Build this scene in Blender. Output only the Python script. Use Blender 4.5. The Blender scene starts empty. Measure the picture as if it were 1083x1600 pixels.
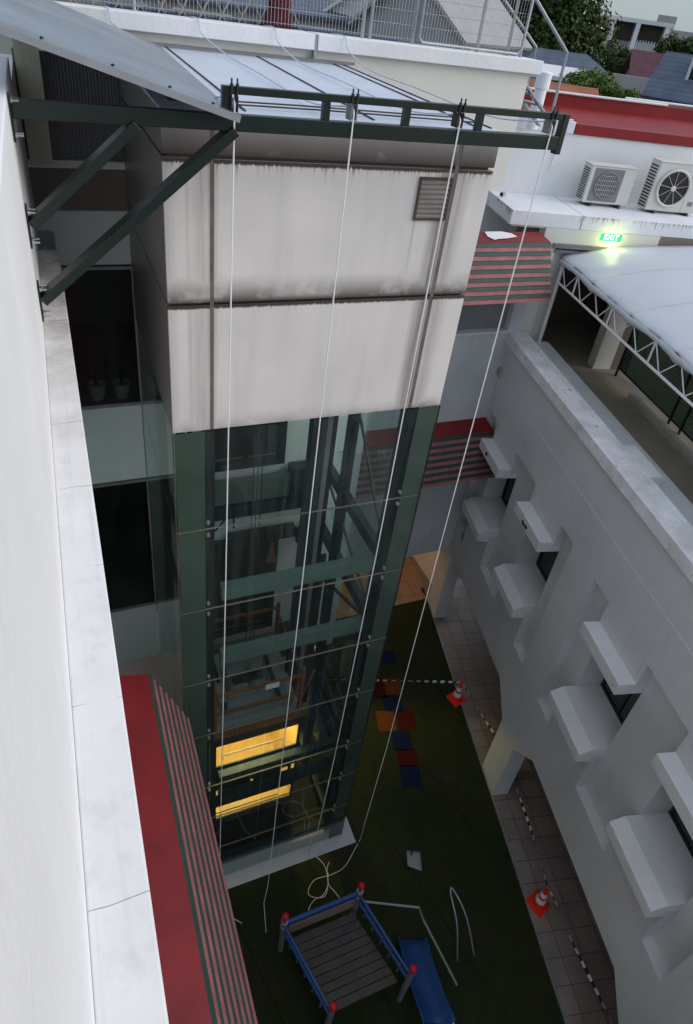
import bpy, bmesh, math, random
from mathutils import Vector as V, Matrix
random.seed(7)
R = math.radians
sc = bpy.context.scene
# ---------------------------------------------------------------- camera
CR = V((0.92202, -0.36877, 0.11766)); CD = V((-0.12726, -0.57137, -0.81074)); CF = V((0.36537, 0.73290, -0.57386))
CF.normalize(); CR = (CR - CR.dot(CF)*CF).normalized(); CD = CF.cross(CR)
FPX = 1030.39; PX, PY = 541.5, 722.0; H = 15.0
cam = bpy.data.cameras.new('camera'); co = bpy.data.objects.new('camera', cam)
sc.collection.objects.link(co); sc.camera = co
co.matrix_world = Matrix(((CR.x, -CD.x, -CF.x, 0), (CR.y, -CD.y, -CF.y, 0), (CR.z, -CD.z, -CF.z, H), (0, 0, 0, 1)))
cam.sensor_fit = 'VERTICAL'; cam.sensor_height = 36; cam.lens = FPX/1600*36
cam.shift_y = -78/1600; cam.clip_start = .02; cam.clip_end = 3000
# ---------------------------------------------------------------- world and sun
w = bpy.data.worlds.new('World'); sc.world = w; w.use_nodes = True
nt = w.node_tree; nt.nodes.clear()
wo = nt.nodes.new('ShaderNodeOutputWorld'); bg = nt.nodes.new('ShaderNodeBackground'); sky = nt.nodes.new('ShaderNodeTexSky')
sky.sky_type = 'NISHITA'; sky.sun_disc = False
SUN_AZ, SUN_EL = 118, 26          # azimuth clockwise from +y
sky.sun_elevation = R(SUN_EL); sky.sun_rotation = R(SUN_AZ); sky.air_density = 1.0; sky.dust_density = 0.6; sky.ozone_density = 2.0
bg.inputs['Strength'].default_value = 0.10
tc = nt.nodes.new('ShaderNodeTexCoord'); sx = nt.nodes.new('ShaderNodeSeparateXYZ'); nt.links.new(tc.outputs['Generated'], sx.inputs[0])
cr_ = nt.nodes.new('ShaderNodeValToRGB'); nt.links.new(sx.outputs[2], cr_.inputs[0]); e_ = cr_.color_ramp.elements      # overcast layer: dim horizon, brighter zenith
e_[0].position = 0; e_[0].color = (.36, .42, .44, 1); e_[1].position = .8; e_[1].color = (1, 1, 1, 1)
vm = nt.nodes.new('ShaderNodeVectorMath'); vm.operation = 'MULTIPLY'; vm.inputs[1].default_value = (4.3, 4.75, 5.4); nt.links.new(cr_.outputs[0], vm.inputs[0])
mxw = nt.nodes.new('ShaderNodeMix'); mxw.data_type = 'RGBA'; mxw.inputs[0].default_value = .8; nt.links.new(sky.outputs[0], mxw.inputs[6]); nt.links.new(vm.outputs[0], mxw.inputs[7])
nt.links.new(mxw.outputs[2], bg.inputs[0]); nt.links.new(bg.outputs[0], wo.inputs[0])
sl = bpy.data.lights.new('sun', 'SUN'); sl.energy = 1.1; sl.angle = R(60); sl.color = (1, .91, .86)
so = bpy.data.objects.new('sun', sl); sc.collection.objects.link(so)
LE = R(SUN_EL); LA = R(SUN_AZ)
so.rotation_euler = V((math.sin(LA)*math.cos(LE), math.cos(LA)*math.cos(LE), math.sin(LE))).to_track_quat('Z', 'Y').to_euler()
sc.view_settings.view_transform = 'Standard'; sc.view_settings.look = 'None'
sc.cycles.transparent_max_bounces = 32
sc.view_settings.exposure = 0.9; sc.view_settings.gamma = 1.0
# ---------------------------------------------------------------- pixel rays (design aid: where a sight line meets a known plane)
def ray(x, y): return CR*((x-PX)/FPX) + CD*((y-PY)/FPX) + CF
C0 = V((0, 0, H))
def onz(x, y, z=0): r = ray(x, y); return C0 + r*((z-H)/r.z)
def ony(x, y, Y): r = ray(x, y); return C0 + r*(Y/r.y)
def onx(x, y, X): r = ray(x, y); return C0 + r*(X/r.x)
def far(x, y, D): r = ray(x, y); h = math.hypot(r.x, r.y); return C0 + r*(D/h)
# frames: W = right wing facade (s along, o into the wall), Q = terrace gable wall
P0 = V((7.92, 5.70, 0)); dd = V((.2285, .9735, 0)); nn = V((.9735, -.2285, 0)); Q0 = V((9.47, 11.25, 0))
def TW(s, o, z): return P0 + dd*s + nn*o + V((0, 0, z))
def TQ(s, t, z): return Q0 + nn*s + dd*t + V((0, 0, z))
def TI(x, y, z): return V((x, y, z))
# ---------------------------------------------------------------- materials
class G:
    def __init__(s, name):
        s.m = bpy.data.materials.new(name); s.m.use_nodes = True; s.t = s.m.node_tree; s.n = s.t.nodes; s.n.clear()
        s.out = s.n.new('ShaderNodeOutputMaterial'); s.pos = s.n.new('ShaderNodeNewGeometry').outputs['Position']
    def l(s, a, b): s.t.links.new(a, b)
    def set(s, sock, v):
        if hasattr(v, 'links'): s.l(v, sock)
        else: sock.default_value = v
    def math(s, op, a, b=0, clamp=False):
        k = s.n.new('ShaderNodeMath'); k.operation = op; k.use_clamp = clamp; s.set(k.inputs[0], a); s.set(k.inputs[1], b); return k.outputs[0]
    def xyz(s):
        k = s.n.new('ShaderNodeSeparateXYZ'); s.l(s.pos, k.inputs[0]); return k.outputs
    def noise(s, scale, det=4, sx=1, sy=1, sz=1, rough=.55):
        mp = s.n.new('ShaderNodeMapping'); mp.inputs['Scale'].default_value = (sx, sy, sz); s.l(s.pos, mp.inputs[0])
        k = s.n.new('ShaderNodeTexNoise'); k.inputs['Scale'].default_value = scale; k.inputs['Detail'].default_value = det
        k.inputs['Roughness'].default_value = rough; s.l(mp.outputs[0], k.inputs['Vector']); return k.outputs[0]
    def ramp(s, v, a, b):
        k = s.n.new('ShaderNodeMapRange'); k.clamp = True; s.l(v, k.inputs[0]); k.inputs[1].default_value = a; k.inputs[2].default_value = b; return k.outputs[0]
    def mix(s, f, a, b):
        k = s.n.new('ShaderNodeMix'); k.data_type = 'RGBA'; s.set(k.inputs[0], f)
        for i, c in ((6, a), (7, b)):
            if hasattr(c, 'links'): s.l(c, k.inputs[i])
            else: k.inputs[i].default_value = (*c, 1)
        return k.outputs[2]
    def fin(s, col, rough=.6, metal=0, bump=None, bs=.1, spec=.5, emit=None, es=0):
        p = s.n.new('ShaderNodeBsdfPrincipled')
        if hasattr(col, 'links'): s.l(col, p.inputs['Base Color'])
        else: p.inputs['Base Color'].default_value = (*col, 1)
        s.set(p.inputs['Roughness'], rough); p.inputs['Metallic'].default_value = metal; p.inputs['Specular IOR Level'].default_value = spec
        if emit: p.inputs['Emission Color'].default_value = (*emit, 1); p.inputs['Emission Strength'].default_value = es
        if bump is not None:
            b = s.n.new('ShaderNodeBump'); b.inputs['Strength'].default_value = bs; b.inputs['Distance'].default_value = .02; s.l(bump, b.inputs['Height']); s.l(b.outputs[0], p.inputs['Normal'])
        s.l(p.outputs[0], s.out.inputs[0]); return s.m
def paint(name, c, dark=.8, rough=.6, scale=1.3, streak=0, sc_=(.16, .14, .12), metal=0, bs=.12, spec=.4, fine=18):
    g = G(name); c2 = tuple(v*dark for v in c)
    a = g.ramp(g.noise(scale, 5), .3, .75); col = g.mix(a, c, c2)
    if streak:
        st = g.ramp(g.noise(1, 5, 9, 9, .7), .55, .8); pa = g.ramp(g.noise(.9, 3), .4, .7)
        col = g.mix(g.math('MULTIPLY', g.math('MULTIPLY', st, pa), streak), col, sc_)
    f = g.noise(fine, 4)
    return g.fin(col, rough, metal, f, bs, spec)
M = {}
M['white'] = paint('white_paint', (.82, .83, .84), .88, .7, .8, .4, (.50, .48, .45), bs=.25)
M['cream'] = paint('cream_paint', (.74, .73, .66), .92, .7, .7, .25, (.45, .42, .34))
M['yellowish'] = paint('old_cream_paint', (.55, .53, .40), .85, .7, 1.5, .3)
M['grey_wall'] = paint('grey_white_render', (.66, .675, .69), .82, .75, .7, .55, (.34, .33, .32), bs=.35)
M['sillwhite'] = paint('sill_paint', (.72, .73, .74), .9, .7, 1.2, .45, (.35, .33, .30))
M['floor_deck'] = paint('deck_screed', (.44, .38, .31), .75, .85, 1.2, bs=.3)
M['darkgreen'] = paint('dark_green_paint', (.006, .017, .012), .8, .35, 2, metal=.0, spec=.5, bs=.03)
M['navy'] = paint('navy_steel', (.02, .035, .05), .7, .45, 2)
M['teal'] = paint('teal_steel', (.12, .165, .155), .8, .45, 2)
M['blacksteel'] = paint('black_steel', (.02, .024, .028), .7, .5, 2)
M['steel'] = paint('galvanised_steel', (.42, .44, .46), .8, .4, 3, metal=.6, bs=.05)
M['alu'] = paint('grey_aluminium', (.30, .31, .32), .85, .4, 2, metal=.3, bs=.04)
M['rope'] = paint('white_rope', (.82, .82, .82), .85, .8, 20)
M['roperoof'] = paint('blue_white_rope', (.60, .66, .80), .85, .8, 20)
M['red'] = paint('red_painted_sheet', (.24, .016, .02), .65, .5, 2, .4, (.12, .03, .03))
M['redroof'] = paint('red_roof_paint', (.27, .012, .014), .72, .55, 1.2, .4, (.13, .02, .02))
M['pink'] = paint('faded_pink_paint', (.40, .145, .15), .6, .65, 4, .6, (.2, .05, .05))
M['green_slat'] = paint('dark_green_slat_paint', (.035, .075, .06), .75, .6, 3)
M['glass_green'] = paint('green_back_painted_glass', (.058, .092, .070), .62, .08, .9, .5, (.05, .08, .07), bs=.0, spec=.6)
M['rust'] = paint('rusty_orange_steel', (.26, .09, .03), .6, .6, 4)
M['black'] = paint('dark_void', (.015, .014, .013), .8, .8, 2)
M['brownroom'] = paint('brown_plaster', (.22, .18, .145), .8, .8, 1)
M['greyroom'] = paint('grey_room_plaster', (.34, .33, .31), .8, .8, 1)
M['conered'] = paint('orange_red_plastic', (.85, .04, .015), .9, .4, 5, bs=.02)
M['conewhite'] = paint('reflective_white_band', (.8, .8, .82), .9, .35, 5, bs=.02)
M['tapeblack'] = paint('black_tape', (.02, .02, .02), .8, .5, 5)
M['ballred'] = paint('red_plastic', (.55, .01, .02), .85, .3, 3, bs=.02)
M['blueplastic'] = paint('blue_plastic', (.02, .08, .28), .8, .4, 3, bs=.03)
M['brown'] = paint('brown_dirt_sealant', (.085, .065, .055), .6, .8, 5)
M['concrete'] = paint('weathered_concrete', (.52, .50, .47), .7, .85, 2.5, .5, bs=.4)
M['gravel'] = paint('neighbourhood_ground', (.10, .10, .09), .6, .9, .1)
M['slate'] = paint('blue_grey_roof', (.10, .13, .19), .8, .6, 1.5, .2)
M['purple'] = paint('maroon_roof', (.12, .035, .055), .8, .6, 1.5, .2)
M['terracotta'] = paint('terracotta_roof', (.38, .12, .05), .6, .8, 1.2, .4)
M['greyroof'] = paint('pale_grey_roof', (.36, .35, .36), .85, .7, 1.2, .3)
M['farwhite'] = paint('far_white_wall', (.7, .71, .72), .85, .7, .8, .3)
M['farbrown'] = paint('brown_screen', (.045, .03, .025), .6, .7, 1)
M['curtain'] = paint('grey_corrugated', (.20, .205, .215), .8, .6, 1, .3)
M['cloth'] = paint('dark_red_cloth', (.09, .008, .02), .6, .9, 6, bs=.4)
M['trunk'] = paint('bark', (.08, .06, .045), .7, .9, 6, bs=.5)
M['lattice'] = paint('beige_lattice_paint', (.40, .37, .32), .7, .6, 6)
M['shaftwhite'] = paint('shaft_wall_white', (.86, .90, .88), .93, .6, 1, .1)
M['jointbrown'] = paint('brown_joint_strip', (.20, .165, .14), .5, .7, 6, .6, (.05, .04, .035))
M['pot'] = paint('white_pot', (.6, .6, .58), .9, .5, 6)
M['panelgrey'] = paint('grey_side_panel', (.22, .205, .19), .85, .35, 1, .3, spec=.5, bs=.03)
M['roofpanel'] = paint('pale_blue_roof_panel', (.60, .65, .74), .86, .35, 1.6, .2, (.4, .4, .42), bs=.04)
def roofm(name, c):
    g = G(name); x, y, z = g.xyz(); w_ = g.math('FRACT', g.math('MULTIPLY', z, 5.5)); ln = g.math('MULTIPLY', g.math('LESS_THAN', w_, .22), .45)
    v_ = g.math('MULTIPLY', g.math('LESS_THAN', g.math('FRACT', g.math('MULTIPLY', g.math('ADD', x, g.math('MULTIPLY', y, .6)), 2.2)), .14), .3)
    n_ = g.noise(1.5, 5); col = g.mix(g.ramp(n_, .3, .7), c, tuple(q*.65 for q in c)); return g.fin(g.mix(g.math('MAXIMUM', ln, v_), col, tuple(q*.35 for q in c)), .7, 0, n_, .2)
M['slate'] = roofm('blue_grey_tiled_roof', (.10, .13, .19)); M['purple'] = roofm('maroon_tiled_roof', (.12, .035, .055)); M['terracotta'] = roofm('terracotta_tiled_roof', (.38, .12, .05)); M['plainslate'] = paint('blue_grey_paint', (.10, .13, .19))
def sheetm():
    g = G('weathered_grey_sheet'); st = g.ramp(g.noise(1, 6, 2.2, 16, 1, .7), .35, .7); b = g.ramp(g.noise(1.4, 5), .35, .7); f_ = g.noise(30, 3)
    col = g.mix(st, (.24, .26, .30), (.075, .075, .08)); col = g.mix(g.math('MULTIPLY', b, .6), col, (.30, .34, .42)); return g.fin(col, .30, .3, f_, .08, .5)
M['sheet'] = sheetm()
M['tent'] = paint('white_pvc_canvas', (.70, .74, .80), .93, .42, .8, .2, (.4, .42, .45), bs=.5, spec=.45, fine=3)
_t = M['tent'].node_tree; _p = [n for n in _t.nodes if n.type == 'BSDF_PRINCIPLED'][0]; _o = [n for n in _t.nodes if n.type == 'OUTPUT_MATERIAL'][0]
_l = _t.nodes.new('ShaderNodeBsdfTranslucent'); _l.inputs[0].default_value = (.75, .76, .74, 1); _m = _t.nodes.new('ShaderNodeMixShader'); _m.inputs[0].default_value = .18
_t.links.new(_p.outputs[0], _m.inputs[1]); _t.links.new(_l.outputs[0], _m.inputs[2]); _t.links.new(_m.outputs[0], _o.inputs[0])
M['acwhite'] = paint('ac_casing', (.62, .62, .58), .9, .45, 2, .2, bs=.02)
M['acgrille'] = paint('ac_grille', (.22, .22, .22), .8, .5, 4)
M['acdark'] = paint('ac_dark', (.03, .026, .024), .8, .6, 4)
M['fandim'] = paint('fan_grey', (.11, .105, .115), .8, .5, 4)
M['deckboard'] = paint('dull_brown_grey_boards', (.085, .075, .07), .6, .7, 5, .5, (.16, .14, .12))
M['fasteners'] = paint('steel_fixing', (.5, .5, .5), .8, .3, 9, metal=.7)
M['slab'] = paint('pale_floor_slab', (.55, .55, .58), .85, .5, 2, .2)
M['spandrel'] = paint('pale_green_white_spandrel', (.76, .80, .79), .93, .3, .8, .15, (.35, .38, .36), bs=.02)
def turf():
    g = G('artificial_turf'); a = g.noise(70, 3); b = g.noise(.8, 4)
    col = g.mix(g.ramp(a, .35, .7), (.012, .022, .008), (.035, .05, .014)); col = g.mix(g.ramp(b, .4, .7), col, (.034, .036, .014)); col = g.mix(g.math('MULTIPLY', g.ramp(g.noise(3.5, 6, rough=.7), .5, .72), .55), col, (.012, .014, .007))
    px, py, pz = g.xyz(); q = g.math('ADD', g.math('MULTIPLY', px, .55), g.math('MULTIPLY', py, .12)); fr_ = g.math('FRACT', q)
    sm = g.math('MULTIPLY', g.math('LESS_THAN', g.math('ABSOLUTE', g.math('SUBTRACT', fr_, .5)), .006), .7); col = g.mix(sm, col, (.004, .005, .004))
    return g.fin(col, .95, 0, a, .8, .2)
M['turf'] = turf()
def patch(name, c):
    g = G(name); a = g.noise(70, 3); return g.fin(g.mix(g.ramp(a, .35, .7), c, tuple(v*.6 for v in c)), .95, 0, a, .8, .2)
M['p_orange'] = patch('orange_turf', (.18, .052, .011)); M['p_red'] = patch('red_turf', (.08, .008, .006)); M['p_blue'] = patch('blue_turf', (.006, .018, .06))
def tiles(name, c1, c2, gr, sz, T=True):
    g = G(name); x = g.xyz()
    # rotate into the wing's axes
    s = g.math('ADD', g.math('MULTIPLY', x[0], .2285), g.math('MULTIPLY', x[1], .9735)); o = g.math('SUBTRACT', g.math('MULTIPLY', x[0], .9735), g.math('MULTIPLY', x[1], .2285))
    if not T: s, o = x[1], x[0]
    k = g.n.new('ShaderNodeCombineXYZ'); g.l(s, k.inputs[0]); g.l(o, k.inputs[1])
    b = g.n.new('ShaderNodeTexBrick'); b.offset = 0; b.inputs['Scale'].default_value = 1; b.inputs['Brick Width'].default_value = sz; b.inputs['Row Height'].default_value = sz
    b.inputs['Mortar Size'].default_value = .008; b.inputs['Color1'].default_value = (*c1, 1); b.inputs['Color2'].default_value = (*c2, 1); b.inputs['Mortar'].default_value = (*gr, 1)
    g.l(k.outputs[0], b.inputs['Vector']); n = g.noise(2, 4)
    return g.fin(g.mix(g.math('MULTIPLY', g.ramp(n, .4, .75), .5), b.outputs[0], tuple(v*.5 for v in c1)), .5, 0, n, .05)
M['tile'] = tiles('corridor_tile', (.30, .25, .22), (.24, .20, .18), (.07, .06, .05), .45)
M['tile_in'] = tiles('warm_room_tile', (.34, .24, .17), (.30, .21, .15), (.12, .08, .05), .6, False)
def tower_panel():
    g = G('stained_white_cladding'); x, y, z = g.xyz()
    st = g.noise(1, 5, 26, 26, .8, .6); fine = g.noise(1, 3, 70, 70, 1.2, .6); blot = g.noise(2.3, 5, 1, 1, 1, .6); big = g.noise(1.3, 4); soft = g.noise(1, 4, 5, 5, .5)
    sf = g.math('ADD', g.math('MULTIPLY', st, .5), g.math('MULTIPLY', fine, .5))
    col = g.mix(g.ramp(big, .3, .7), (.75, .705, .67), (.66, .625, .60)); col = g.mix(g.math('MULTIPLY', g.ramp(soft, .45, .75), .35), col, (.50, .48, .46))
    tot = None
    def add(v):
        nonlocal tot
        tot = v if tot is None else g.math('MAXIMUM', tot, v)
    def drip(zj, L, k, lo, hi):          # drips below a joint: each streak has its own length
        d = g.math('SUBTRACT', zj, z); ln = g.math('MULTIPLY', g.ramp(sf, lo, hi), L); f = g.ramp(g.math('SUBTRACT', ln, d), 0, L*.35); add(g.math('MULTIPLY', g.math('MULTIPLY', f, g.math('GREATER_THAN', d, 0)), k))
    def rise(zj, L, k, pw=1.6, lo=.30, hi=.6):          # dirt gathered just above a joint
        d = g.math('SUBTRACT', z, zj); f = g.math('MULTIPLY', g.math('SUBTRACT', 1, g.math('DIVIDE', d, L), True), g.math('GREATER_THAN', d, -.001))
        add(g.math('MULTIPLY', g.math('MULTIPLY', g.math('POWER', f, pw), g.ramp(blot, lo, hi)), k))
    drip(13.735, .60, .40, .52, .74); drip(13.735, .16, .6, .44, .66); drip(13.735, .045, 1.0, .15, .5); drip(13.735, .12, .7, .42, .66); drip(12.43, .26, .4, .52, .74); drip(12.43, .10, .6, .46, .66); drip(12.43, .05, 1.0, .15, .5)
    rise(13.76, .34, 1.0, .55, .1, .38); rise(13.76, .12, 1.0, .3, .0, .2); rise(12.45, .28, 1.0, 1.2, .28, .52); rise(12.45, .07, 1.0, .5, .05, .35); rise(11.0, .20, .75, 1.8)
    on = g.math('GREATER_THAN', z, 13.76); add(g.math('MULTIPLY', g.math('MULTIPLY', on, g.ramp(sf, .42, .62)), .5))
    for xj, wd, k, pw in ((1.31, .07, .6, 1), (3.72, .05, .95, .6), (3.65, .16, .95, 1.0), (3.82, .14, .5, 1.2), (1.22, .16, .35, 1.5), (1.10, .03, .3, 1), (.92, .08, .3, 1.2)):
        f = g.math('SUBTRACT', 1, g.math('DIVIDE', g.math('ABSOLUTE', g.math('SUBTRACT', x, xj)), wd), True)
        add(g.math('MULTIPLY', g.math('MULTIPLY', g.math('POWER', f, pw), g.math('ADD', g.math('MULTIPLY', g.ramp(sf, .32, .6), .7), .3)), k))
    f = g.math('MULTIPLY', g.math('SUBTRACT', 1, g.math('DIVIDE', g.math('ABSOLUTE', g.math('SUBTRACT', x, 3.36)), .02), True), g.ramp(z, 12.55, 13.3)); add(g.math('MULTIPLY', g.math('MULTIPLY', f, g.math('LESS_THAN', z, 13.26)), .45))
    col = g.mix(tot, col, (.060, .042, .034))
    return g.fin(col, .38, 0, big, .03, .5)
M['tower'] = tower_panel()
def dirty_edge():
    g = G('stained_ledge_paint'); x, y, z = g.xyz()
    sf = g.math('ADD', g.math('MULTIPLY', g.noise(1, 5, 22, 22, .8), .5), g.math('MULTIPLY', g.noise(1, 3, 60, 60, 1.5), .5)); big = g.noise(1.1, 4); a = g.noise(7, 6)
    col = g.mix(g.ramp(big, .3, .7), (.80, .82, .85), (.70, .72, .75)); d = g.math('SUBTRACT', 11.875, z)
    f = g.ramp(g.math('SUBTRACT', g.math('MULTIPLY', g.ramp(sf, .46, .66), .22), d), 0, .06); f = g.math('MULTIPLY', g.math('MULTIPLY', f, g.math('GREATER_THAN', d, .006)), g.ramp(big, .40, .55))
    col = g.mix(g.math('MULTIPLY', f, .8), col, (.08, .078, .075)); col = g.mix(g.math('MULTIPLY', g.ramp(a, .62, .72), .3), col, (.35, .34, .33))
    return g.fin(col, .7, 0, a, .2)
M['ledge'] = dirty_edge()
def moss_coping():
    g = G('mildewed_coping'); a = g.noise(9, 7, rough=.7); b = g.noise(.9, 3)
    col = g.mix(g.ramp(g.noise(2.2, 6), .35, .7), (.86, .87, .90), (.62, .61, .61)); f = g.math('MULTIPLY', g.ramp(a, .60, .70), g.ramp(b, .42, .60))
    return g.fin(g.mix(f, col, (.10, .10, .10)), .8, 0, a, .3)
M['coping'] = moss_coping()
def left_ledge():
    g = G('cracked_ledge_paint'); x, y, z = g.xyz()
    a = g.noise(2.5, 7, rough=.7); far_ = g.ramp(y, 3.2, 6.2)
    col = g.mix(g.ramp(g.noise(1.1, 6, rough=.65), .32, .68), (.80, .80, .80), (.66, .66, .655)); col = g.mix(g.math('MULTIPLY', g.ramp(g.noise(6, 7, rough=.75), .52, .74), .35), col, (.42, .40, .38)); col = g.mix(g.math('MULTIPLY', g.ramp(g.noise(1, 5, 30, .8, 1), .55, .75), .25), col, (.45, .44, .43))
    col = g.mix(g.math('MULTIPLY', far_, g.ramp(a, .35, .62)), col, (.40, .37, .33))  # far end: brown stain and canopy shade both put into the colour
    w_ = g.n.new('ShaderNodeTexWave'); w_.wave_type = 'BANDS'; w_.bands_direction = 'Y'; w_.inputs['Scale'].default_value = .42; w_.inputs['Distortion'].default_value = 3; w_.inputs['Detail'].default_value = 5; w_.inputs['Detail Scale'].default_value = 3
    mp = g.n.new('ShaderNodeMapping'); mp.inputs['Scale'].default_value = (.3, 1, 1); g.l(g.pos, mp.inputs[0]); g.l(mp.outputs[0], w_.inputs[0])
    cr = g.math('MULTIPLY', g.ramp(w_.outputs[1], .99985, .99997), g.ramp(g.noise(3.3, 2), .42, .5))
    return g.fin(g.mix(g.math('MULTIPLY', cr, .75), col, (.16, .14, .12)), .75, 0, a, .15)
M['leftledge'] = left_ledge()
def glass(name, tint, rgh=.02, dirt=.06, refl=.9):
    g = G(name); tr = g.n.new('ShaderNodeBsdfTransparent'); tr.inputs[0].default_value = (*tint, 1); gl = g.n.new('ShaderNodeBsdfGlossy'); gl.inputs['Roughness'].default_value = rgh; gl.inputs[0].default_value = (.9, .95, .93, 1)
    lw = g.n.new('ShaderNodeLayerWeight'); lw.inputs[0].default_value = .5; mx = g.n.new('ShaderNodeMixShader')
    g.l(g.math('ADD', .035 if refl > .5 else .014, g.math('MULTIPLY', g.math('POWER', lw.outputs[1], 5), refl)), mx.inputs[0]); g.l(tr.outputs[0], mx.inputs[1]); g.l(gl.outputs[0], mx.inputs[2])
    df = g.n.new('ShaderNodeBsdfDiffuse'); df.inputs[0].default_value = (.30, .36, .33, 1); m2 = g.n.new('ShaderNodeMixShader')
    g.l(g.math('MULTIPLY', g.math('ADD', g.math('MULTIPLY', g.ramp(g.noise(1, 4, 10, 10, .5), .45, .75), .8), .2), dirt), m2.inputs[0]); g.l(mx.outputs[0], m2.inputs[1]); g.l(df.outputs[0], m2.inputs[2]); g.l(m2.outputs[0], g.out.inputs[0]); return g.m
M['glass'] = glass('green_tinted_glass', (.90, .955, .935))
M['winglass'] = glass('grey_window_glass', (.66, .71, .69), .05, .05, .45)
M['darkglass'] = G('dark_green_window_glass').fin((.012, .026, .02), .08, 0, None, 0, .6)
def emis(name, c, s):
    g = G(name); e = g.n.new('ShaderNodeEmission'); e.inputs[0].default_value = (*c, 1); e.inputs[1].default_value = s; g.l(e.outputs[0], g.out.inputs[0]); return g.m
M['lamp'] = emis('warm_lamp_tube', (1, .66, .28), 6)
M['gold'] = paint('gold_cabin_wall', (.74, .50, .17), .9, .35, 2, bs=.02, spec=.6)
M['exitgreen'] = emis('exit_sign_green', (.02, .75, .16), 1.4)
M['exitwhite'] = emis('exit_sign_white', (.85, 1, .75), 4)
M['warmwin'] = emis('far_lit_window', (1, .5, .15), 1.4)
M['lampdim'] = emis('dim_amber_window', (1, .58, .14), .35)
M['spot'] = emis('small_button_light', (1, .75, .3), 3)
def leafm(name, c, c2):
    g = G(name); o = g.n.new('ShaderNodeObjectInfo'); a = g.noise(.6, 3); b = g.noise(8, 2)
    col = g.mix(g.ramp(a, .35, .65), c, c2); return g.fin(g.mix(g.ramp(b, .3, .8), col, tuple(v*.55 for v in c)), .7, 0, None, 0, .25)
M['leaf'] = leafm('dark_leaves', (.035, .065, .016), (.075, .115, .022)); M['leaf2'] = leafm('mid_green_leaves', (.09, .15, .03), (.14, .21, .04))
def meshm(name, c, sc_, wire):       # woven privacy mesh: mottled dark green; the pale chain wire gives the lit slits
    g = G(name); a = g.noise(14, 2); col = g.mix(g.ramp(a, .3, .7), c, tuple(v*.6 for v in c)); return g.fin(col, .6, 0, a, .3)
M['privacy'] = meshm('green_privacy_fabric', (.04, .10, .065), 1, 1)
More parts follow.
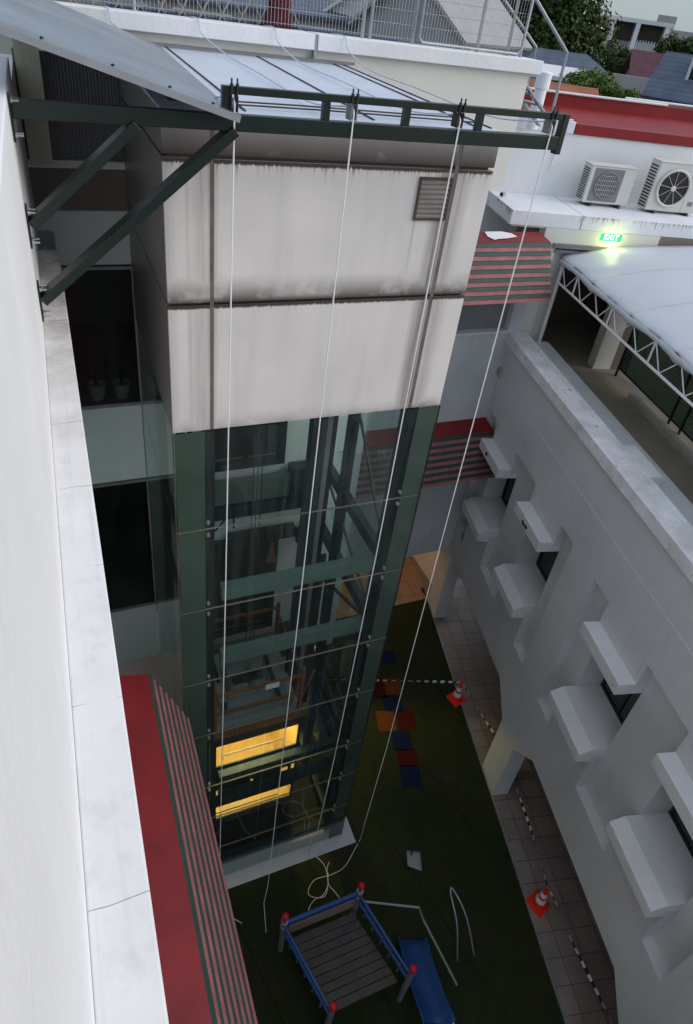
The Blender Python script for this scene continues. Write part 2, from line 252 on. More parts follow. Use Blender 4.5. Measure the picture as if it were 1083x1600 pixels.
# ---------------------------------------------------------------- mesh collector
class MB:
    def __init__(s, T=TI): s.b = bmesh.new(); s.T = T
    def v(s, x, y, z): return s.b.verts.new(s.T(x, y, z))
    def box(s, x0, x1, y0, y1, z0, z1):
        p = [s.v(x, y, z) for z in (z0, z1) for x, y in ((x0, y0), (x1, y0), (x1, y1), (x0, y1))]
        for f in ((0, 3, 2, 1), (4, 5, 6, 7), (0, 1, 5, 4), (1, 2, 6, 5), (2, 3, 7, 6), (3, 0, 4, 7)): s.b.faces.new([p[i] for i in f])
        return s
    def hexa(s, pts):    # 8 points bottom ring, top ring
        p = [s.v(*q) for q in pts]
        for f in ((0, 3, 2, 1), (4, 5, 6, 7), (0, 1, 5, 4), (1, 2, 6, 5), (2, 3, 7, 6), (3, 0, 4, 7)): s.b.faces.new([p[i] for i in f])
        return s
    def prism(s, poly, ax, a0, a1):  # poly in the two other axes
        def mk(u, v_, a): return {'x': (a, u, v_), 'y': (u, a, v_), 'z': (u, v_, a)}[ax]
        A = [s.v(*mk(u, v_, a0)) for u, v_ in poly]; B = [s.v(*mk(u, v_, a1)) for u, v_ in poly]; n_ = len(poly)
        s.b.faces.new(A[::-1]); s.b.faces.new(B)
        for i in range(n_): s.b.faces.new([A[i], A[(i+1) % n_], B[(i+1) % n_], B[i]])
        return s
    def tube(s, pts, r, seg=8, cap=True):
        P = [s.T(*p) for p in pts]; rings = []
        rr = r if isinstance(r, (list, tuple)) else [r]*len(P); up = V((.13, .21, .97)).normalized()
        for i, p in enumerate(P):
            t = (P[min(i+1, len(P)-1)] - P[max(i-1, 0)]).normalized()
            a = t.cross(up); a = a.normalized() if a.length > .05 else t.cross(V((1, 0, 0))).normalized()
            b_ = t.cross(a); up = -b_ if b_.dot(up) < 0 else b_
            a = up.cross(t).normalized(); b_ = t.cross(a)
            rings.append([s.b.verts.new(p + (a*math.cos(2*math.pi*k/seg) + b_*math.sin(2*math.pi*k/seg))*rr[i]) for k in range(seg)])
        for i in range(len(P)-1):
            for k in range(seg): s.b.faces.new([rings[i][k], rings[i][(k+1) % seg], rings[i+1][(k+1) % seg], rings[i+1][k]])
        if cap: s.b.faces.new(rings[0][::-1]); s.b.faces.new(rings[-1])
        return s
    def bar(s, a, b_, wd, h, up=(0, 0, 1)):   # rectangular bar between two points
        A, B = s.T(*a), s.T(*b_); t = (B-A).normalized(); sd = t.cross(V(up)).normalized()*wd/2; u = sd.cross(t).normalized()*h/2
        p = [s.b.verts.new(q) for q in (A-sd-u, A+sd-u, B+sd-u, B-sd-u, A-sd+u, A+sd+u, B+sd+u, B-sd+u)]
        for f in ((0, 3, 2, 1), (4, 5, 6, 7), (0, 1, 5, 4), (1, 2, 6, 5), (2, 3, 7, 6), (3, 0, 4, 7)): s.b.faces.new([p[i] for i in f])
        return s
    def lathe(s, c, prof, seg=20):   # prof: (r,z) about a vertical axis
        C_ = s.T(*c); rings = [[s.b.verts.new(C_ + V((r*math.cos(2*math.pi*k/seg), r*math.sin(2*math.pi*k/seg), z))) for k in range(seg)] for r, z in prof]
        for i in range(len(prof)-1):
            for k in range(seg): s.b.faces.new([rings[i][k], rings[i][(k+1) % seg], rings[i+1][(k+1) % seg], rings[i+1][k]])
        s.b.faces.new(rings[0][::-1]); s.b.faces.new(rings[-1]); return s
    def ball(s, c, r, seg=12):
        bmesh.ops.create_uvsphere(s.b, u_segments=seg, v_segments=seg//2+2, radius=r, matrix=Matrix.Translation(s.T(*c))); return s
    def quad(s, *p): s.b.faces.new([s.v(*q) for q in p]); return s
    def cells(s, xs, ys, zs, solid):
        nx, ny, nz = len(xs)-1, len(ys)-1, len(zs)-1; vv = {}
        S = lambda i, j, k: 0 <= i < nx and 0 <= j < ny and 0 <= k < nz and solid((xs[i]+xs[i+1])/2, (ys[j]+ys[j+1])/2, (zs[k]+zs[k+1])/2)
        def g(i, j, k):
            if (i, j, k) not in vv: vv[i, j, k] = s.v(xs[i], ys[j], zs[k])
            return vv[i, j, k]
        for i in range(nx):
            for j in range(ny):
                for k in range(nz):
                    if not S(i, j, k): continue
                    for (a, b_, c), q in (((-1, 0, 0), ((0, 0, 0), (0, 0, 1), (0, 1, 1), (0, 1, 0))), ((1, 0, 0), ((1, 0, 0), (1, 1, 0), (1, 1, 1), (1, 0, 1))), ((0, -1, 0), ((0, 0, 0), (1, 0, 0), (1, 0, 1), (0, 0, 1))),
                                          ((0, 1, 0), ((0, 1, 0), (0, 1, 1), (1, 1, 1), (1, 1, 0))), ((0, 0, -1), ((0, 0, 0), (0, 1, 0), (1, 1, 0), (1, 0, 0))), ((0, 0, 1), ((0, 0, 1), (1, 0, 1), (1, 1, 1), (0, 1, 1)))):
                        if not S(i+a, j+b_, k+c): s.b.faces.new([g(i+e[0], j+e[1], k+e[2]) for e in q])
        return s
    def done(s, name, mat, parent=None, bev=0, smooth=False):
        bmesh.ops.recalc_face_normals(s.b, faces=s.b.faces)
        if parent is not None:
            L = parent.matrix_world_loc if hasattr(parent, 'matrix_world_loc') else WL[parent.name]
            for v_ in s.b.verts: v_.co -= L
        me = bpy.data.meshes.new(name); s.b.to_mesh(me); s.b.free(); me.materials.append(mat if not isinstance(mat, str) else M[mat])
        o = bpy.data.objects.new(name, me); sc.collection.objects.link(o)
        if smooth:
            for p in me.polygons: p.use_smooth = True
        if parent is not None: o.parent = parent; WL[o.name] = WL[parent.name]
        else: WL[o.name] = V((0, 0, 0))
        if bev:
            md = o.modifiers.new('bevel', 'BEVEL'); md.width = bev; md.segments = 2; md.limit_method = 'ANGLE'; md.angle_limit = R(40)
        return o
WL = {}
def thing(name, label, cat, loc=(0, 0, 0), group=None):
    o = bpy.data.objects.new(name, None); sc.collection.objects.link(o); o.location = loc; o.empty_display_size = .1; WL[o.name] = V(loc)
    o['label'] = label; o['category'] = cat
    if group: o['group'] = group
    return o
def tag(o, label, cat, group=None):
    o['label'] = label; o['category'] = cat
    if group: o['group'] = group
    return o
def struct(o): o['kind'] = 'structure'; return o
# ================================================================ GROUND
m = MB(); m.quad((-1500, -1500, -.14), (1500, -1500, -.14), (1500, 1500, -.14), (-1500, 1500, -.14)); struct(m.done('ground', 'gravel'))
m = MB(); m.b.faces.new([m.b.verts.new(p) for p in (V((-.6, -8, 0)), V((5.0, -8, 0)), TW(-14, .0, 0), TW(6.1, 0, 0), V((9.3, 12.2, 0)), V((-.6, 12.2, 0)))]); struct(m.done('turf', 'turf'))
m = MB(); m.box(-.45, 4.6, 9.0, 12.2, .004, .02); struct(m.done('lobby_floor', 'brownroom'))
m = MB(TW); m.box(-14, 7.0, .0, 3.2, -.12, .02); struct(m.done('pavement', 'tile'))
m = MB(TW); m.box(-14, 6.2, -.035, -.003, -.1, .03); tag(m.done('kerb_strip', 'steel'), 'thin pale edging strip between the dark turf and the tiled walkway', 'edging')
# turf colour patches
def sq(c, u, v_, su, sv, mat, lab):
    m_ = MB(); p = V((c[0], c[1], 0)); a = V((u[0], u[1], 0))*su; b_ = V((v_[0], v_[1], 0))*sv
    lo = [m_.b.verts.new(p+q+V((0, 0, .001))) for q in (-a-b_, a-b_, a+b_, -a+b_)]; hi = [m_.b.verts.new(p+q+V((0, 0, .007))) for q in (-a-b_, a-b_, a+b_, -a+b_)]
    m_.b.faces.new(hi)
    for i in range(4): m_.b.faces.new([lo[i], lo[(i+1) % 4], hi[(i+1) % 4], hi[i]])
    tag(m_.done('turf_square', mat), lab, 'turf square', 'coloured squares set in the turf')
U = (.955, -.297); W_ = (.25, .968)
sq((6.92, 9.13), U, W_, .235, .26, 'p_orange', 'orange turf square just under the striped tape, beside the lift tower')
sq((6.46, 9.18), U, W_, .22, .26, 'p_red', 'dark red turf square touching the upper orange one on its left')
sq((6.68, 8.66), U, W_, .245, .24, 'p_blue', 'blue turf square between the two orange ones')
sq((6.30, 8.24), U, W_, .235, .29, 'p_orange', 'lower orange turf square, nearer the foot of the lift tower')
sq((6.80, 8.10), U, W_, .235, .29, 'p_red', 'dark red turf square touching the lower orange one on its right')
sq((6.45, 7.62), U, W_, .24, .26, 'p_blue', 'blue turf square below the lower orange one')
sq((6.38, 7.16), U, W_, .24, .22, 'p_red', 'dark red turf square above the last blue square')
sq((6.25, 6.71), U, W_, .245, .27, 'p_blue', 'blue turf square, last of the line towards the play frame')
sq((7.16, 10.06), U, W_, .23, .24, 'p_blue', 'blue turf square alone beyond the striped tape')
# ================================================================ LEFT WALL (near)
nb = thing('near_building', 'white wall and cracked ledge of the near building at the left edge', 'building', (0, 0, 0))
MB().box(-.50, -.18, -6, 7.5, 11.0, 14.2).done('wall', 'white', nb, .012)
MB().box(-.50, .0, -6, 9.6, 0, 12.2).done('lower_wall', 'grey_wall', nb)
MB().box(-.50, -.183, 7.5, 9.6, 12.2, 14.0).done('end_wall', 'white', nb)
MB().box(-.18, .02, -6, 7.5, 12.2, 12.47).done('ledge', 'leftledge', nb, .008)
# ================================================================ BACK BUILDING
bb = thing('rear_building', 'white and glass rear building behind the glass lift shaft', 'building', (2, 9, 0))
Y = 9.0
def pane(x0, x1, z0, z1, name, mat, y=Y, d=.03): return MB().box(x0, x1, y, y+d, z0, z1).done(name, mat, bb)
for a, b_ in ((-.18, .895), (.915, 3.2), (3.22, 4.6)):
    pane(a, b_, 8.20, 9.58, 'spandrel_panel', 'spandrel'); pane(a, b_, 3.68, 5.18, 'spandrel_panel', 'spandrel'); pane(a, b_, 11.76, 12.44, 'spandrel_panel', 'spandrel')
MB().box(-.18, 4.6, 9.0, 9.03, 12.45, 12.93).done('fascia', 'brownroom', bb)
MB().box(-.18, 4.6, 8.96, 9.06, 12.95, 13.03).done('cornice', 'cream', bb)
m = MB(); N = 60
for i in range(N):
    x0 = -.18+(1.1)*i/N; x1 = -.18+1.1*(i+1)/N; ya = 9.02 if i % 2 else 9.05
    m.box(x0+.0005, x1-.0005, ya, 9.1, 13.03, 14.12)
m.done('corrugated_cladding', 'curtain', bb)
MB().box(-.15, .09, 8.78, 8.99, 13.03, 14.75).done('column', 'yellowish', bb)
MB().box(.93, 4.6, 9.02, 9.1, 13.03, 14.0).done('wall', 'white', bb)
# windows
for z0, z1 in ((9.6, 11.74), (5.2, 8.18)):
    wf = MB()
    for xa in (-.18, .885): wf.box(xa, xa+.045, 8.97, 9.03, z0, z1)
    wf.box(-.135, .885, 8.972, 9.028, z0, z0+.05).box(-.135, .885, 8.972, 9.028, z1-.04, z1)
    f = wf.done('window', 'alu', bb)
    MB().box(-.135, .885, 8.995, 9.007, z0+.05, z1-.04).done('glass', 'winglass', f)
    MB().cells([-.6, -.55, 2.5, 2.58], [9.05, 12.0, 12.1], [z0-.3, z0-.02, z1+.05, z1+.2], lambda x, y, z: not (-.55 < x < 2.5 and y < 12 and z0-.02 < z < z1+.05)).done('room', 'greyroom', bb)
MB().box(.931, 4.6, 8.995, 9.03, 5.2, 8.18).done('spandrel_panel', 'shaftwhite', bb)
MB().box(.931, 4.6, 8.99, 8.998, 8.21, 9.57).done('spandrel_panel', 'shaftwhite', bb)
MB().box(.931, 4.6, 9.0, 9.03, 9.6, 11.74).done('spandrel_panel', 'spandrel', bb)
# return wall and right-hand rear wall
MB().cells([4.6, 4.8], [9.03, 11.25], [2.63, 13.3], lambda x, y, z: True).done('return_wall', 'grey_wall', bb)
MB().cells([4.8, 7.7, 9.15, 10.2], [11.25, 11.45, 11.6], [2.63, 9.31, 10.75, 11.1], lambda x, y, z: not (7.7 < x < 9.15 and 9.31 < z < 10.75 and y < 11.45)).done('rear_wall', 'grey_wall', bb)
MB().box(7.7, 9.15, 11.40, 11.449, 9.312, 10.749).done('recess_panel', 'alu', bb)
MB().box(7.6, 9.2, 11.20, 11.40, 9.27, 9.309).done('window_sill', 'white', bb)
# ground-floor room lit from inside
MB().box(-.45, 4.59, 9.06, 15.49, 3.6, 3.67).done('room_ceiling', 'cream', bb)
MB().box(4.62, 10.2, 11.3, 15.5, 2.55, 2.629).done('ceiling', 'cream', bb)
MB().box(-.45, 10.2, 15.5, 15.6, 0, 3.6).done('inner_wall', 'brownroom', bb)
MB().box(9.75, 9.85, 11.75, 15.5, 0, 2.55).done('inner_wall', 'cream', bb)
MB().box(-.45, 9.74, 12.2, 15.5, -.1, .012).done('room_floor', 'tile_in', bb)
MB().box(5.0, 9.3, 11.75, 12.2, .003, .02).done('threshold', 'tile_in', bb)
m = MB().box(7.9, 8.6, 12.0, 12.35, .021, .035).done('door_mat', 'acgrille'); tag(m, 'grey door mat on the lit tiled floor behind the lift tower', 'mat')
lb = MB().box(6.4, 8.4, 13.2, 13.3, 2.50, 2.549).done('lamp', 'lamp', bb)
l = bpy.data.lights.new('room_lamp', 'AREA'); l.shape = 'RECTANGLE'; l.size = 3.0; l.size_y = .5; l.energy = 7; l.color = (1, .42, .12)
lo = bpy.data.objects.new('room_lamp', l); sc.collection.objects.link(lo); lo.location = (7.4, 13.2, 2.45)
l = bpy.data.lights.new('lobby_lamp', 'SPOT'); l.spot_size = R(80); l.spot_blend = .5; l.shadow_soft_size = .06; l.energy = 130; l.color = (1, .72, .20)
lo = bpy.data.objects.new('lobby_lamp', l); sc.collection.objects.link(lo); lo.location = (3.75, 9.15, 2.9); lo.rotation_euler = V((.50, -.78, -.80)).to_track_quat('-Z', 'Y').to_euler()
MB().box(3.3, 4.2, 9.2, 9.26, 2.86, 2.94).done('lamp', 'lamp', bb)
# flower pots behind the upper window
for i, (x, y) in enumerate(((.30, 9.32), (.66, 9.30))):
    t = thing('flower_pot', ('white tapered flower pot behind the upper window, left one of the pair', 'white tapered flower pot behind the upper window, next to the mullion')[i], 'flower pot', (x, y, 9.58), 'flower pots behind the window')
    MB().lathe((x, y, 9.58), [(.085, 0), (.095, .02), (.125, .24), (.13, .26), (.11, .262), (.10, .22)], 16).done('pot', 'pot', t)
    m = MB()
    for k in range(24):
        a = random.uniform(0, 6.28); r_ = random.uniform(.03, .12); h_ = random.uniform(.15, .4)
        m.tube([(x, y, 9.80), (x+r_*.4*math.cos(a), y+r_*.4*math.sin(a), 9.8+h_*.6), (x+r_*math.cos(a), y+r_*math.sin(a), 9.8+h_)], [.004, .008, .002], 4)
    m.done('plant', 'leaf', t)
# ================================================================ ROOFTOP BLOCK WITH PARAPET
rb = thing('rooftop_parapet', 'cream parapet wall with projecting white coping behind the lift roof', 'parapet wall', (3, 10.3, 13))
MB().cells([-8, 3.63, 3.68, 7.33], [10.2, 10.5], [12.6, 14.33], lambda *a: True).done('wall', 'cream', rb)
MB().box(-8, 3.63, 10.09, 10.62, 14.33, 14.52).done('coping', 'white', rb, .01)
MB().box(3.68, 7.47, 10.09, 10.62, 14.33, 14.52).done('coping', 'white', rb, .01)
MB().box(3.635, 3.675, 10.11, 10.6, 14.10, 14.515).done('joint_flashing', 'steel', rb)
MB().box(-8, 7.33, 10.62, 12.2, 12.6, 14.38).done('roof_slab', 'plainslate', rb)
MB().box(1.0, 5.2, 10.75, 10.95, 14.39, 14.55).done('roof_kerb', 'plainslate', rb)
MB().box(6.0, 7.2, 10.68, 10.8, 14.39, 14.46).done('pipe_box', 'plainslate', rb)
# ---- mesh fence on the roof
def fence(name, x0, x1, y, z0, h, lab, px=.05, posts=None, frame=False):
    t = thing(name, lab, 'fence', ((x0+x1)/2, y, z0), 'roof edge mesh fence')
    m_ = MB(); n_ = int((x1-x0)/px)
    for i in range(n_+1):
        x = x0+px*i; m_.tube([(x, y, z0+.03), (x, y, z0+h)], .0028, 4, False)
    for k in range(int(h/.17)+1):
        z = z0+.06+k*.17; m_.tube([(x0, y-.006, z), (x1, y-.006, z)], .0035, 4, False)
    m_.done('wire_mesh', 'steel', t)
    for x in posts or (x0, x1): MB().tube([(x, y+.02, z0-.0), (x, y+.02, z0+h+.1)], .024, 8).done('post', 'steel', t)
    if frame:
        MB().tube([(x0+.02, y-.03, z0+h), (x0+.02, y-.03, z0+.10), (x0+.08, y-.03, z0+.04), (x1-.08, y-.03, z0+.04), (x1-.02, y-.03, z0+.1), (x1-.02, y-.03, z0+h)], .018, 8).done('panel_frame', 'steel', t)
    return t
fence('mesh_fence', .2, 4.5, 10.45, 14.52, 1.3, 'long grey wire mesh fence panel standing behind the beige lattice barrier', posts=(.2, 1.3, 4.48))
fence('mesh_fence', 4.6, 5.32, 10.45, 14.52, 1.3, 'narrow grey wire mesh panel between two white posts on the coping', posts=(4.6, 5.30))
fence('mesh_fence', 5.35, 7.22, 10.42, 14.52, 1.3, 'framed grey wire mesh gate panel at the right end of the parapet', posts=(6.42, 6.98, 7.24), frame=True)
# ---- lattice barrier
t = thing('lattice_barrier', 'beige folding lattice barrier behind the mesh fence', 'barrier', (1.8, 10.68, 14.4))
for i in range(15):
    x = -.6+.27*i; MB().bar((x, 10.68, 14.40), (x+.5, 10.68, 15.25), .012, .055, (0, 1, 0)).done('lattice_strip', 'lattice', t)
    MB().bar((x+.5, 10.70, 14.40), (x, 10.70, 15.25), .012, .055, (0, 1, 0)).done('lattice_strip', 'lattice', t)
# ---- dark red bundle
m = MB()
for i, (x, z, r_) in enumerate(((3.22, 14.62, .15), (3.32, 14.60, .14), (3.26, 14.78, .16), (3.15, 14.60, .11), (3.30, 14.92, .12), (3.18, 14.92, .10))):
    bmesh.ops.create_icosphere(m.b, subdivisions=3, radius=r_, matrix=Matrix.Translation(V((x, 10.62, z))) @ Matrix.Diagonal((1, .7, 1.25, 1)))
for v_ in m.b.verts: v_.co += V((math.sin(v_.co.z*23+v_.co.x*9), 0, math.sin(v_.co.x*31)))*.012
tag(m.done('red_jacket', 'cloth', None, 0, True), 'dark red jacket bundled behind the mesh fence on the roof', 'jacket')
# ---- lean-to sheet, upper left
sh = thing('lean_to_sheet', 'weathered grey metal lean-to sheet sloping over the top left corner', 'canopy', (.8, 7, 14.3))
tip = ony(375, 182, 5.40); lf = ony(-60, 17, 5.40); bk = V((1.50, 9.9, 14.22)); lb_ = V((lf.x+.15, 9.9, lf.z+.05))
def slabp(m_, a, b_, c, d_, th):
    dn = V((0, 0, -th)); P = [m_.b.verts.new(q) for q in (a+dn, b_+dn, c+dn, d_+dn, a, b_, c, d_)]
    for f in ((0, 3, 2, 1), (4, 5, 6, 7), (0, 1, 5, 4), (1, 2, 6, 5), (2, 3, 7, 6), (3, 0, 4, 7)): m_.b.faces.new([P[i] for i in f])
m = MB(); slabp(m, lf, tip, bk, lb_, .012); m.done('sheet', 'sheet', sh)
m = MB(); m.bar(tuple(lf+V((0, -.012, -.018))), tuple(tip+V((0, -.012, -.018))), .014, .05); m.done('edge_trim', 'steel', sh)
for f_ in (.25, .5, .72, .9):
    q = lf.lerp(tip, f_); MB().lathe((q.x, q.y+.12, q.z+.005), [(.012, 0), (.012, .01), (.006, .014)], 8).done('screw', 'acdark', sh)
    MB().lathe((q.x, q.y+1.9, q.z+.005), [(.012, 0), (.012, .01), (.006, .014)], 8).done('screw', 'acdark', sh)
m = MB(); m.bar((.05, 6.9, 14.44), (1.35, 6.9, 14.11), .05, .06); m.done('rafter', 'blacksteel', sh)
MB().box(1.02, 1.12, 6.35, 6.5, 14.10, 14.16).done('packing_block', 'rust', sh)
# ================================================================ LIFT TOWER
tw = thing('lift_tower', 'glass lift tower clad at the top in stained white panels', 'lift tower', (2.53, 7.5, 0))
XL, XR = .9, 4.16
jx = (1.315, 3.735)
rows = ((11.0, 12.428), (12.452, 13.735), (13.765, 14.09))
for z0, z1 in rows:
    for x0, x1 in ((XL, jx[0]-.018), (jx[0]+.018, jx[1]-.022), (jx[1]+.022, XR)):
        MB().box(x0, x1, 6.0, 6.04, z0, z1).done('cladding_panel', 'tower', tw, .004)
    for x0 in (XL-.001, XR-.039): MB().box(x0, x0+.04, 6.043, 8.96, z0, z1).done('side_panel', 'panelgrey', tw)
MB().cells([XL+.041, XL+.10, XR-.10, XR-.041], [6.042, 6.1, 8.8, 8.9], [11.02, 14.08], lambda x, y, z: not (XL+.10 < x < XR-.10 and 6.1 < y < 8.8)).done('backing_frame', 'brown', tw)
for x0, x1 in ((jx[0]-.017, jx[0]+.017), (jx[1]-.021, jx[1]+.021)): MB().box(x0, x1, 6.004, 6.041, 11.0, 14.09).done('joint_strip', 'jointbrown', tw)
MB().box(XL+.1, XR-.1, 6.1, 8.8, 11.3, 11.4).done('soffit', 'blacksteel', tw)
# roof
m = MB(); m.hexa([(XL, 6.0, 14.06), (XR, 6.0, 14.06), (XR, 10.19, 14.15), (XL, 10.19, 14.15), (XL, 6.0, 14.10), (XR, 6.0, 14.10), (XR, 10.19, 14.19), (XL, 10.19, 14.19)]); m.done('roof', 'roofpanel', tw)
for x in (1.62, 2.82, 3.93, 4.09): m = MB(); m.bar((x, 6.1, 14.107), (x+.0, 10.1, 14.193), .018, .012); m.done('roof_seam', 'brown', tw)
m = MB(); m.bar((XL, 10.12, 14.215), (XR+.1, 10.12, 14.215), .03, .03); m.bar((XL, 10.04, 14.21), (XR, 10.04, 14.21), .02, .02); m.done('roof_flashing', 'acgrille', tw)
m = MB(); m.tube([(1.3, 6.35, 14.135), (2.2, 6.38, 14.14), (3.2, 6.36, 14.14), (4.0, 6.4, 14.14)], .008, 6); m.tube([(1.3, 6.22, 14.13), (2.4, 6.25, 14.135), (4.05, 6.22, 14.13)], .008, 6); m.done('roof_wire', 'brown', tw)
# louvre vent
v0, v1, z0, z1 = 3.335, 3.70, 13.25, 13.66
vt = MB().cells([v0, v0+.02, v1-.02, v1], [5.975, 5.998], [z0, z0+.02, z1-.02, z1], lambda x, y, z: not (v0+.02 < x < v1-.02 and z0+.02 < z < z1-.02)).done('vent_louvre', 'brown', tw)
m = MB()
for k in range(8):
    z = z0+.024+k*.0465; m.hexa([(v0+.021, 5.980, z), (v1-.021, 5.980, z), (v1-.021, 5.996, z+.012), (v0+.021, 5.996, z+.012), (v0+.021, 5.978, z+.018), (v1-.021, 5.978, z+.018), (v1-.021, 5.996, z+.040), (v0+.021, 5.996, z+.040)])
m.done('vent_slats', paint('vent_slat_paint', (.26, .22, .20), .7, .6, 5, .5), vt)
# glass
gz = [-.0, 1.33, 2.55, 3.65, 5.23, 6.6, 8.15, 9.57, 10.985]
for i in range(len(gz)-1):
    a, b_ = gz[i]+.008, gz[i+1]-.008
    MB().box(1.238, 3.867, 6.0, 6.012, a, b_).done('glass_panel', 'glass', tw)
    MB().box(XL+.012, 1.235, 6.0, 6.014, a, b_).done('glass_side_strip', 'glass_green', tw)
    MB().box(3.87, XR-.012, 6.0, 6.014, a, b_).done('glass_side_strip', 'glass_green', tw)
    MB().box(XL, XL+.012, 6.0, 8.94, a, b_).done('glass_panel', 'glass', tw)
    MB().box(XR-.012, XR, 6.0, 8.94, a, b_).done('glass_panel', 'glass', tw)
    if i: MB().box(XL, XR, 5.994, 6.016, gz[i]-.0055, gz[i]+.0055).done('joint_seal', 'jointbrown', tw)
    for dz in (.1, -.1):
        for x in (1.27, 3.85):
            if gz[i]+dz > .1: MB().tube([(x, 6.03, gz[i]+dz), (x, 5.985, gz[i]+dz)], .022, 10).done('glass_bolt', 'fasteners', tw)
MB().box(XL-.012, XL-.001, 5.988, 6.01, 0, 10.99).done('corner_trim', 'brown', tw)
MB().box(XR+.001, XR+.012, 5.988, 6.01, 0, 10.99).done('corner_trim', 'acdark', tw)
# steel frame
for x, y, n_ in ((1.26, 6.14, .12), (3.80, 6.14, .16), (3.88, 7.8, .14), (3.02, 7.25, .22), (1.2, 7.6, .1), (1.1, 8.8, .12)):
    MB().box(x, x+n_, y, y+.16, .12, 11.29).done('steel_column', 'navy' if x > 2 else 'blacksteel', tw)
MB().box(3.26, 3.34, 7.3, 7.4, .12, 11.29).done('guide_rail', 'acgrille', tw); MB().box(1.5, 1.56, 8.5, 8.6, .12, 11.29).done('guide_rail', 'blacksteel', tw)
for z in (8.06, 6.68, 3.3, 2.62, .14):
    m_ = 'teal' if z > 6 else 'navy'
    MB().box(1.49, 3.87, 6.17, 6.30, z, z+.24).done('ring_beam', m_, tw)
    MB().box(3.9, 4.02, 6.32, 7.79, z, z+.22).done('ring_beam', 'navy', tw); MB().box(3.9, 4.02, 7.97, 8.94, z, z+.22).done('ring_beam', 'navy', tw)
    MB().box(1.13, 1.2, 6.2, 8.79, z, z+.14).done('ring_beam', 'navy', tw)
m = MB(); m.bar((3.98, 6.35, 8.35), (3.98, 7.75, 9.8), .03, .04); m.bar((3.98, 6.35, 6.9), (3.98, 8.8, 8.0), .03, .05); m.bar((3.98, 8.8, 5.5), (3.98, 6.3, 6.7), .04, .06); m.done('diagonal_brace', 'navy', tw)
m = MB()
for z in [3.0+.06*i for i in range(70)]: m.box(3.50, 3.62, 7.5, 7.56, z, z+.03)
m.box(3.40, 3.50, 7.48, 7.6, 2.5, 11.2).done('cable_chain', 'blacksteel', tw)
m = MB()
for x, y in ((2.2, 7.3), (2.26, 7.3), (2.32, 7.3), (3.7, 7.4)): m.tube([(x, y, 5.3), (x, y, 11.2)], .007, 5)
m.done('hoist_cable', 'acdark', tw)
# landing doors on the rear wall
for z0, z1 in ((8.22, 10.9), (3.95, 6.55)):
    dr = MB().cells([1.85, 1.95, 3.10, 3.22], [8.86, 8.99], [z0, z0+.08, z1-.1, z1], lambda x, y, z: not (1.95 < x < 3.10 and z0+.08 < z < z1-.1)).done('landing_door', 'navy', tw)
    MB().box(1.951, 2.52, 8.90, 8.93, z0+.081, z1-.101).box(2.53, 3.099, 8.90, 8.93, z0+.081, z1-.101).done('door_leaf', 'blacksteel', dr)
    MB().box(2.0, 2.48, 8.893, 8.899, z0+.2, z0+.23).box(2.58, 3.05, 8.893, 8.899, z0+.2, z0+.23).done('door_trim', 'teal', dr)
    MB().box(1.4, 3.3, 8.72, 8.85, z0-.62, z0-.16).done('landing_apron', 'teal', tw)
    MB().box(1.4, 3.9, 8.76, 8.94, z0-1.0, z0-.72).done('landing_beam', 'navy', tw); MB().box(3.32, 3.75, 8.7, 8.94, z0-.72, z0-.05).done('landing_bracket', 'navy', tw)
m = MB(); m.tube([(2.2, 8.9, 7.9), (2.22, 8.86, 7.2), (2.0, 8.86, 6.9)], .018, 6); m.tube([(2.34, 8.9, 7.9), (2.34, 8.86, 6.9)], .018, 6); m.done('conduit', 'blacksteel', tw)
m = MB(); m.box(2.2, 3.5, 8.7, 8.9, 6.58, 6.78); m.tube([(3.3, 8.7, 6.7), (3.75, 8.6, 6.7)], .07, 8); m.tube([(3.55, 8.6, 6.55), (3.55, 8.6, 6.85)], .09, 8); m.done('door_operator', 'blacksteel', tw)
MB().box(.6, 4.42, 5.74, 6.32, -.1, .012).done('base_slab', 'slab', tw, .006)
MB().box(1.4, 3.9, 6.36, 8.9, -.1, .02).done('pit_floor', 'black', tw)
# ---- lift car
lc = thing('lift_car', 'glass lift car with gold lit interior low in the tower shaft', 'lift car', (2.2, 7.2, 1.6))
x0, x1, y0, y1 = 1.42, 3.02, 6.36, 8.05
MB().cells([x0, x0+.04, x1-.04, x1], [y0+.02, y1-.04, y1], [1.60, 1.66, 4.38, 4.45], lambda x, y, z: not (x0+.04 < x < x1-.04 and y < y1-.04 and 1.66 < z < 4.38)).done('cabin', 'gold', lc)
MB().box(x0, x1, y0-.005, y0+.018, 2.16, 3.56).done('dark_band', 'blacksteel', lc)
MB().box(x0, x1, y0-.01, y0+.02, 1.50, 1.72).done('sill_band', 'brown', lc)
MB().box(x0, x1, y0-.03, y0+.019, 4.24, 4.46).done('header_band', 'farbrown', lc)
MB().box(x0, x0+.05, y0-.006, y0+.018, 1.721, 2.159).box(x1-.05, x1, y0-.006, y0+.018, 1.721, 2.159).box(x0, x0+.05, y0-.006, y0+.018, 3.561, 4.239).box(x1-.05, x1, y0-.006, y0+.018, 3.561, 4.239).done('corner_post', 'blacksteel', lc)
MB().box(x0+.051, x1-.051, y0, y0+.012, 3.561, 4.239).box(x0+.051, x1-.051, y0, y0+.012, 1.721, 2.159).done('cabin_glass', 'glass', lc)
MB().box(x0+.051, x1-.30, y0-.012, y0-.002, 1.93, 1.955).done('glazing_bar', 'brown', lc)
m = MB(); m.tube([(x0+.2, 6.50, 3.64), (2.2, 6.50, 3.64), (x1-.25, 6.50, 3.64)], .016, 8); m.tube([(x0+.2, 6.50, 3.64), (x0+.2, 6.42, 3.58)], .012, 6); m.done('handrail', 'fasteners', lc)
